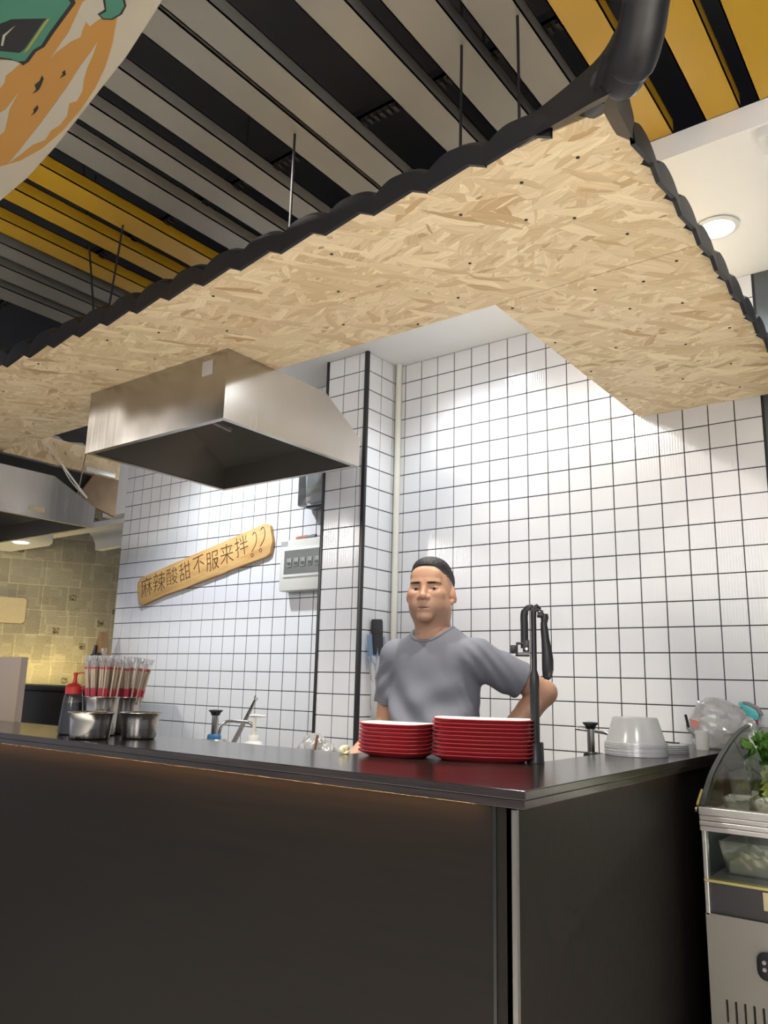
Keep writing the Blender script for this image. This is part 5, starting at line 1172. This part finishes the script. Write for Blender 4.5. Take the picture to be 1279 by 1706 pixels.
for s_ in (-1, 1):
    ec = (HR @ Vector(Hh(s_*.0325, .0685, .002)))+HC
    mb = MB(); mb.lathe([(.0130*math.sin(PI*i/12), -.0130*math.cos(PI*i/12)) for i in range(13)], 20, cap=False); e = obj('eye', mb, EYEW, per, loc=ec)
    gz = HR.to_quaternion() @ Vector((.12, -1, -.02)).normalized()
    mb = MB(); mb.lathe([(0, .0136), (.003, .0133), (.0060, .0120), (.0062, .0112)], 16, cap=False); o = obj('iris', mb, IRIS, e); o.rotation_euler = gz.to_track_quat('Z', 'Y').to_euler()
    bv, bf = BROWS[0 if s_ < 0 else 1]; link('eyebrow', np_mesh('eyebrow', bv, bf), BROW, per)
# shirt
def build_shirt():
    g = SDF((-.345, -.22, .86), (.43, .27, 1.53), .0042); E, Cp = g.ell, g.cap
    g.u(E((0, .012, 1.290), (.176, .108, .185)), .001); g.u(E((0, -.002, 1.10), (.178, .133, .22)), .06); g.u(E((0, 0, .95), (.176, .133, .14)), .06)
    g.u(Cp((-.165, .012, 1.400), (.165, .012, 1.400), .056), .06); g.u(Cp((-.05, .018, 1.445), (.05, .018, 1.445), .054), .05)
    arm = []
    for sh, el, q, r0, r1 in (((.170, .014, 1.388), (.342, .185, 1.278), .66, .066, .066), ((-.170, .012, 1.390), (-.230, .035, 1.135), .66, .064, .062)):
        sh, el = np.array(sh), np.array(el); d = el-sh; e2 = sh+d*q; u = d/np.linalg.norm(d)
        e = Cp(sh, sh+d*(q+.3), r0, r1)
        pl_ = (g.X-e2[0])*u[0]+(g.Y-e2[1])*u[1]+(g.Z-e2[2])*u[2]
        e = np.maximum(e, pl_); g.u(e, .022)
        # hem stitch line
    # folds: drag lines from armpits down across the belly, sag at the waist
    X, Y, Z = g.X, g.Y, g.Z
    m = sstep(1.36, 1.22, Z)*sstep(.02, -.06, Y)
    g.d += m*(.0085*np.sin((X*.62+Z*.78)*62+1.2*np.sin(Z*17))*sstep(.20, -.02, X)+.0070*np.sin((X*-.45+Z*.9)*48+.8)*sstep(-.12, .10, X))
    g.d += .0030*np.sin(Z*70+X*25)*sstep(1.12, 1.0, Z)
    a1 = np.exp(-(((X-.23)/.06)**2)); g.d += .0028*a1*np.sin((X+Z*1.2+Y)*95)
    a2 = np.exp(-(((X+.20)/.05)**2))*sstep(1.40, 1.33, Z); g.d += .0032*a2*np.sin((X*-.8+Z)*90)
    base = g.d.copy()
    # neck opening
    g.sub(g.ell((-.004, -.012, 1.502), (.074, .078, .060)), .006)
    g.d = np.maximum(g.d, .90-Z)
    V, F = g.mesh('shirt')
    ne = g.ell((-.004, -.012, 1.502), (.074, .078, .060)); c = np.maximum(np.maximum(base-.0035, -ne), ne-.013); g.d = c
    return V, F, g.mesh('collar')
V, F, (CV, CF) = build_shirt(); me = np_mesh('t_shirt', V, F)
SHIRT = simple('grey_cotton', (.185, .195, .232), .85, noise=.06, nscale=160, bump=.12, bscale=600)
link('t_shirt', me, SHIRT, per)
link('collar', np_mesh('collar', CV, CF), SHIRT, per)
# trousers and shoes (behind the bar)
g = SDF((-.21, -.16, .03), (.21, .17, .98), .008)
g.u(g.ell((0, .0, .92), (.172, .128, .11)), .001)
for s_ in (-1, 1): g.u(g.cap((s_*.085, .0, .86), (s_*.095, .0, .50), .088, .066), .04); g.u(g.cap((s_*.095, .0, .50), (s_*.10, .015, .06), .066, .055), .02)
V, F = g.mesh('trousers'); link('trousers', np_mesh('trousers', V, F), simple('dark_trousers', (.02, .021, .026), .8), per)
for s_ in (-1, 1):
    g = SDF((s_*.10-.06, -.20, -.01), (s_*.10+.06, .10, .12), .006); g.u(g.cap((s_*.10, .045, .045), (s_*.105, -.13, .035), .044, .038), .01); g.u(g.cap((s_*.10, .02, .05), (s_*.10, .02, .09), .045), .02); g.d = np.maximum(g.d, .001-g.Z)
    V, F = g.mesh('shoe'); link('shoe', np_mesh('shoe', V, F), BLACKPL, per)
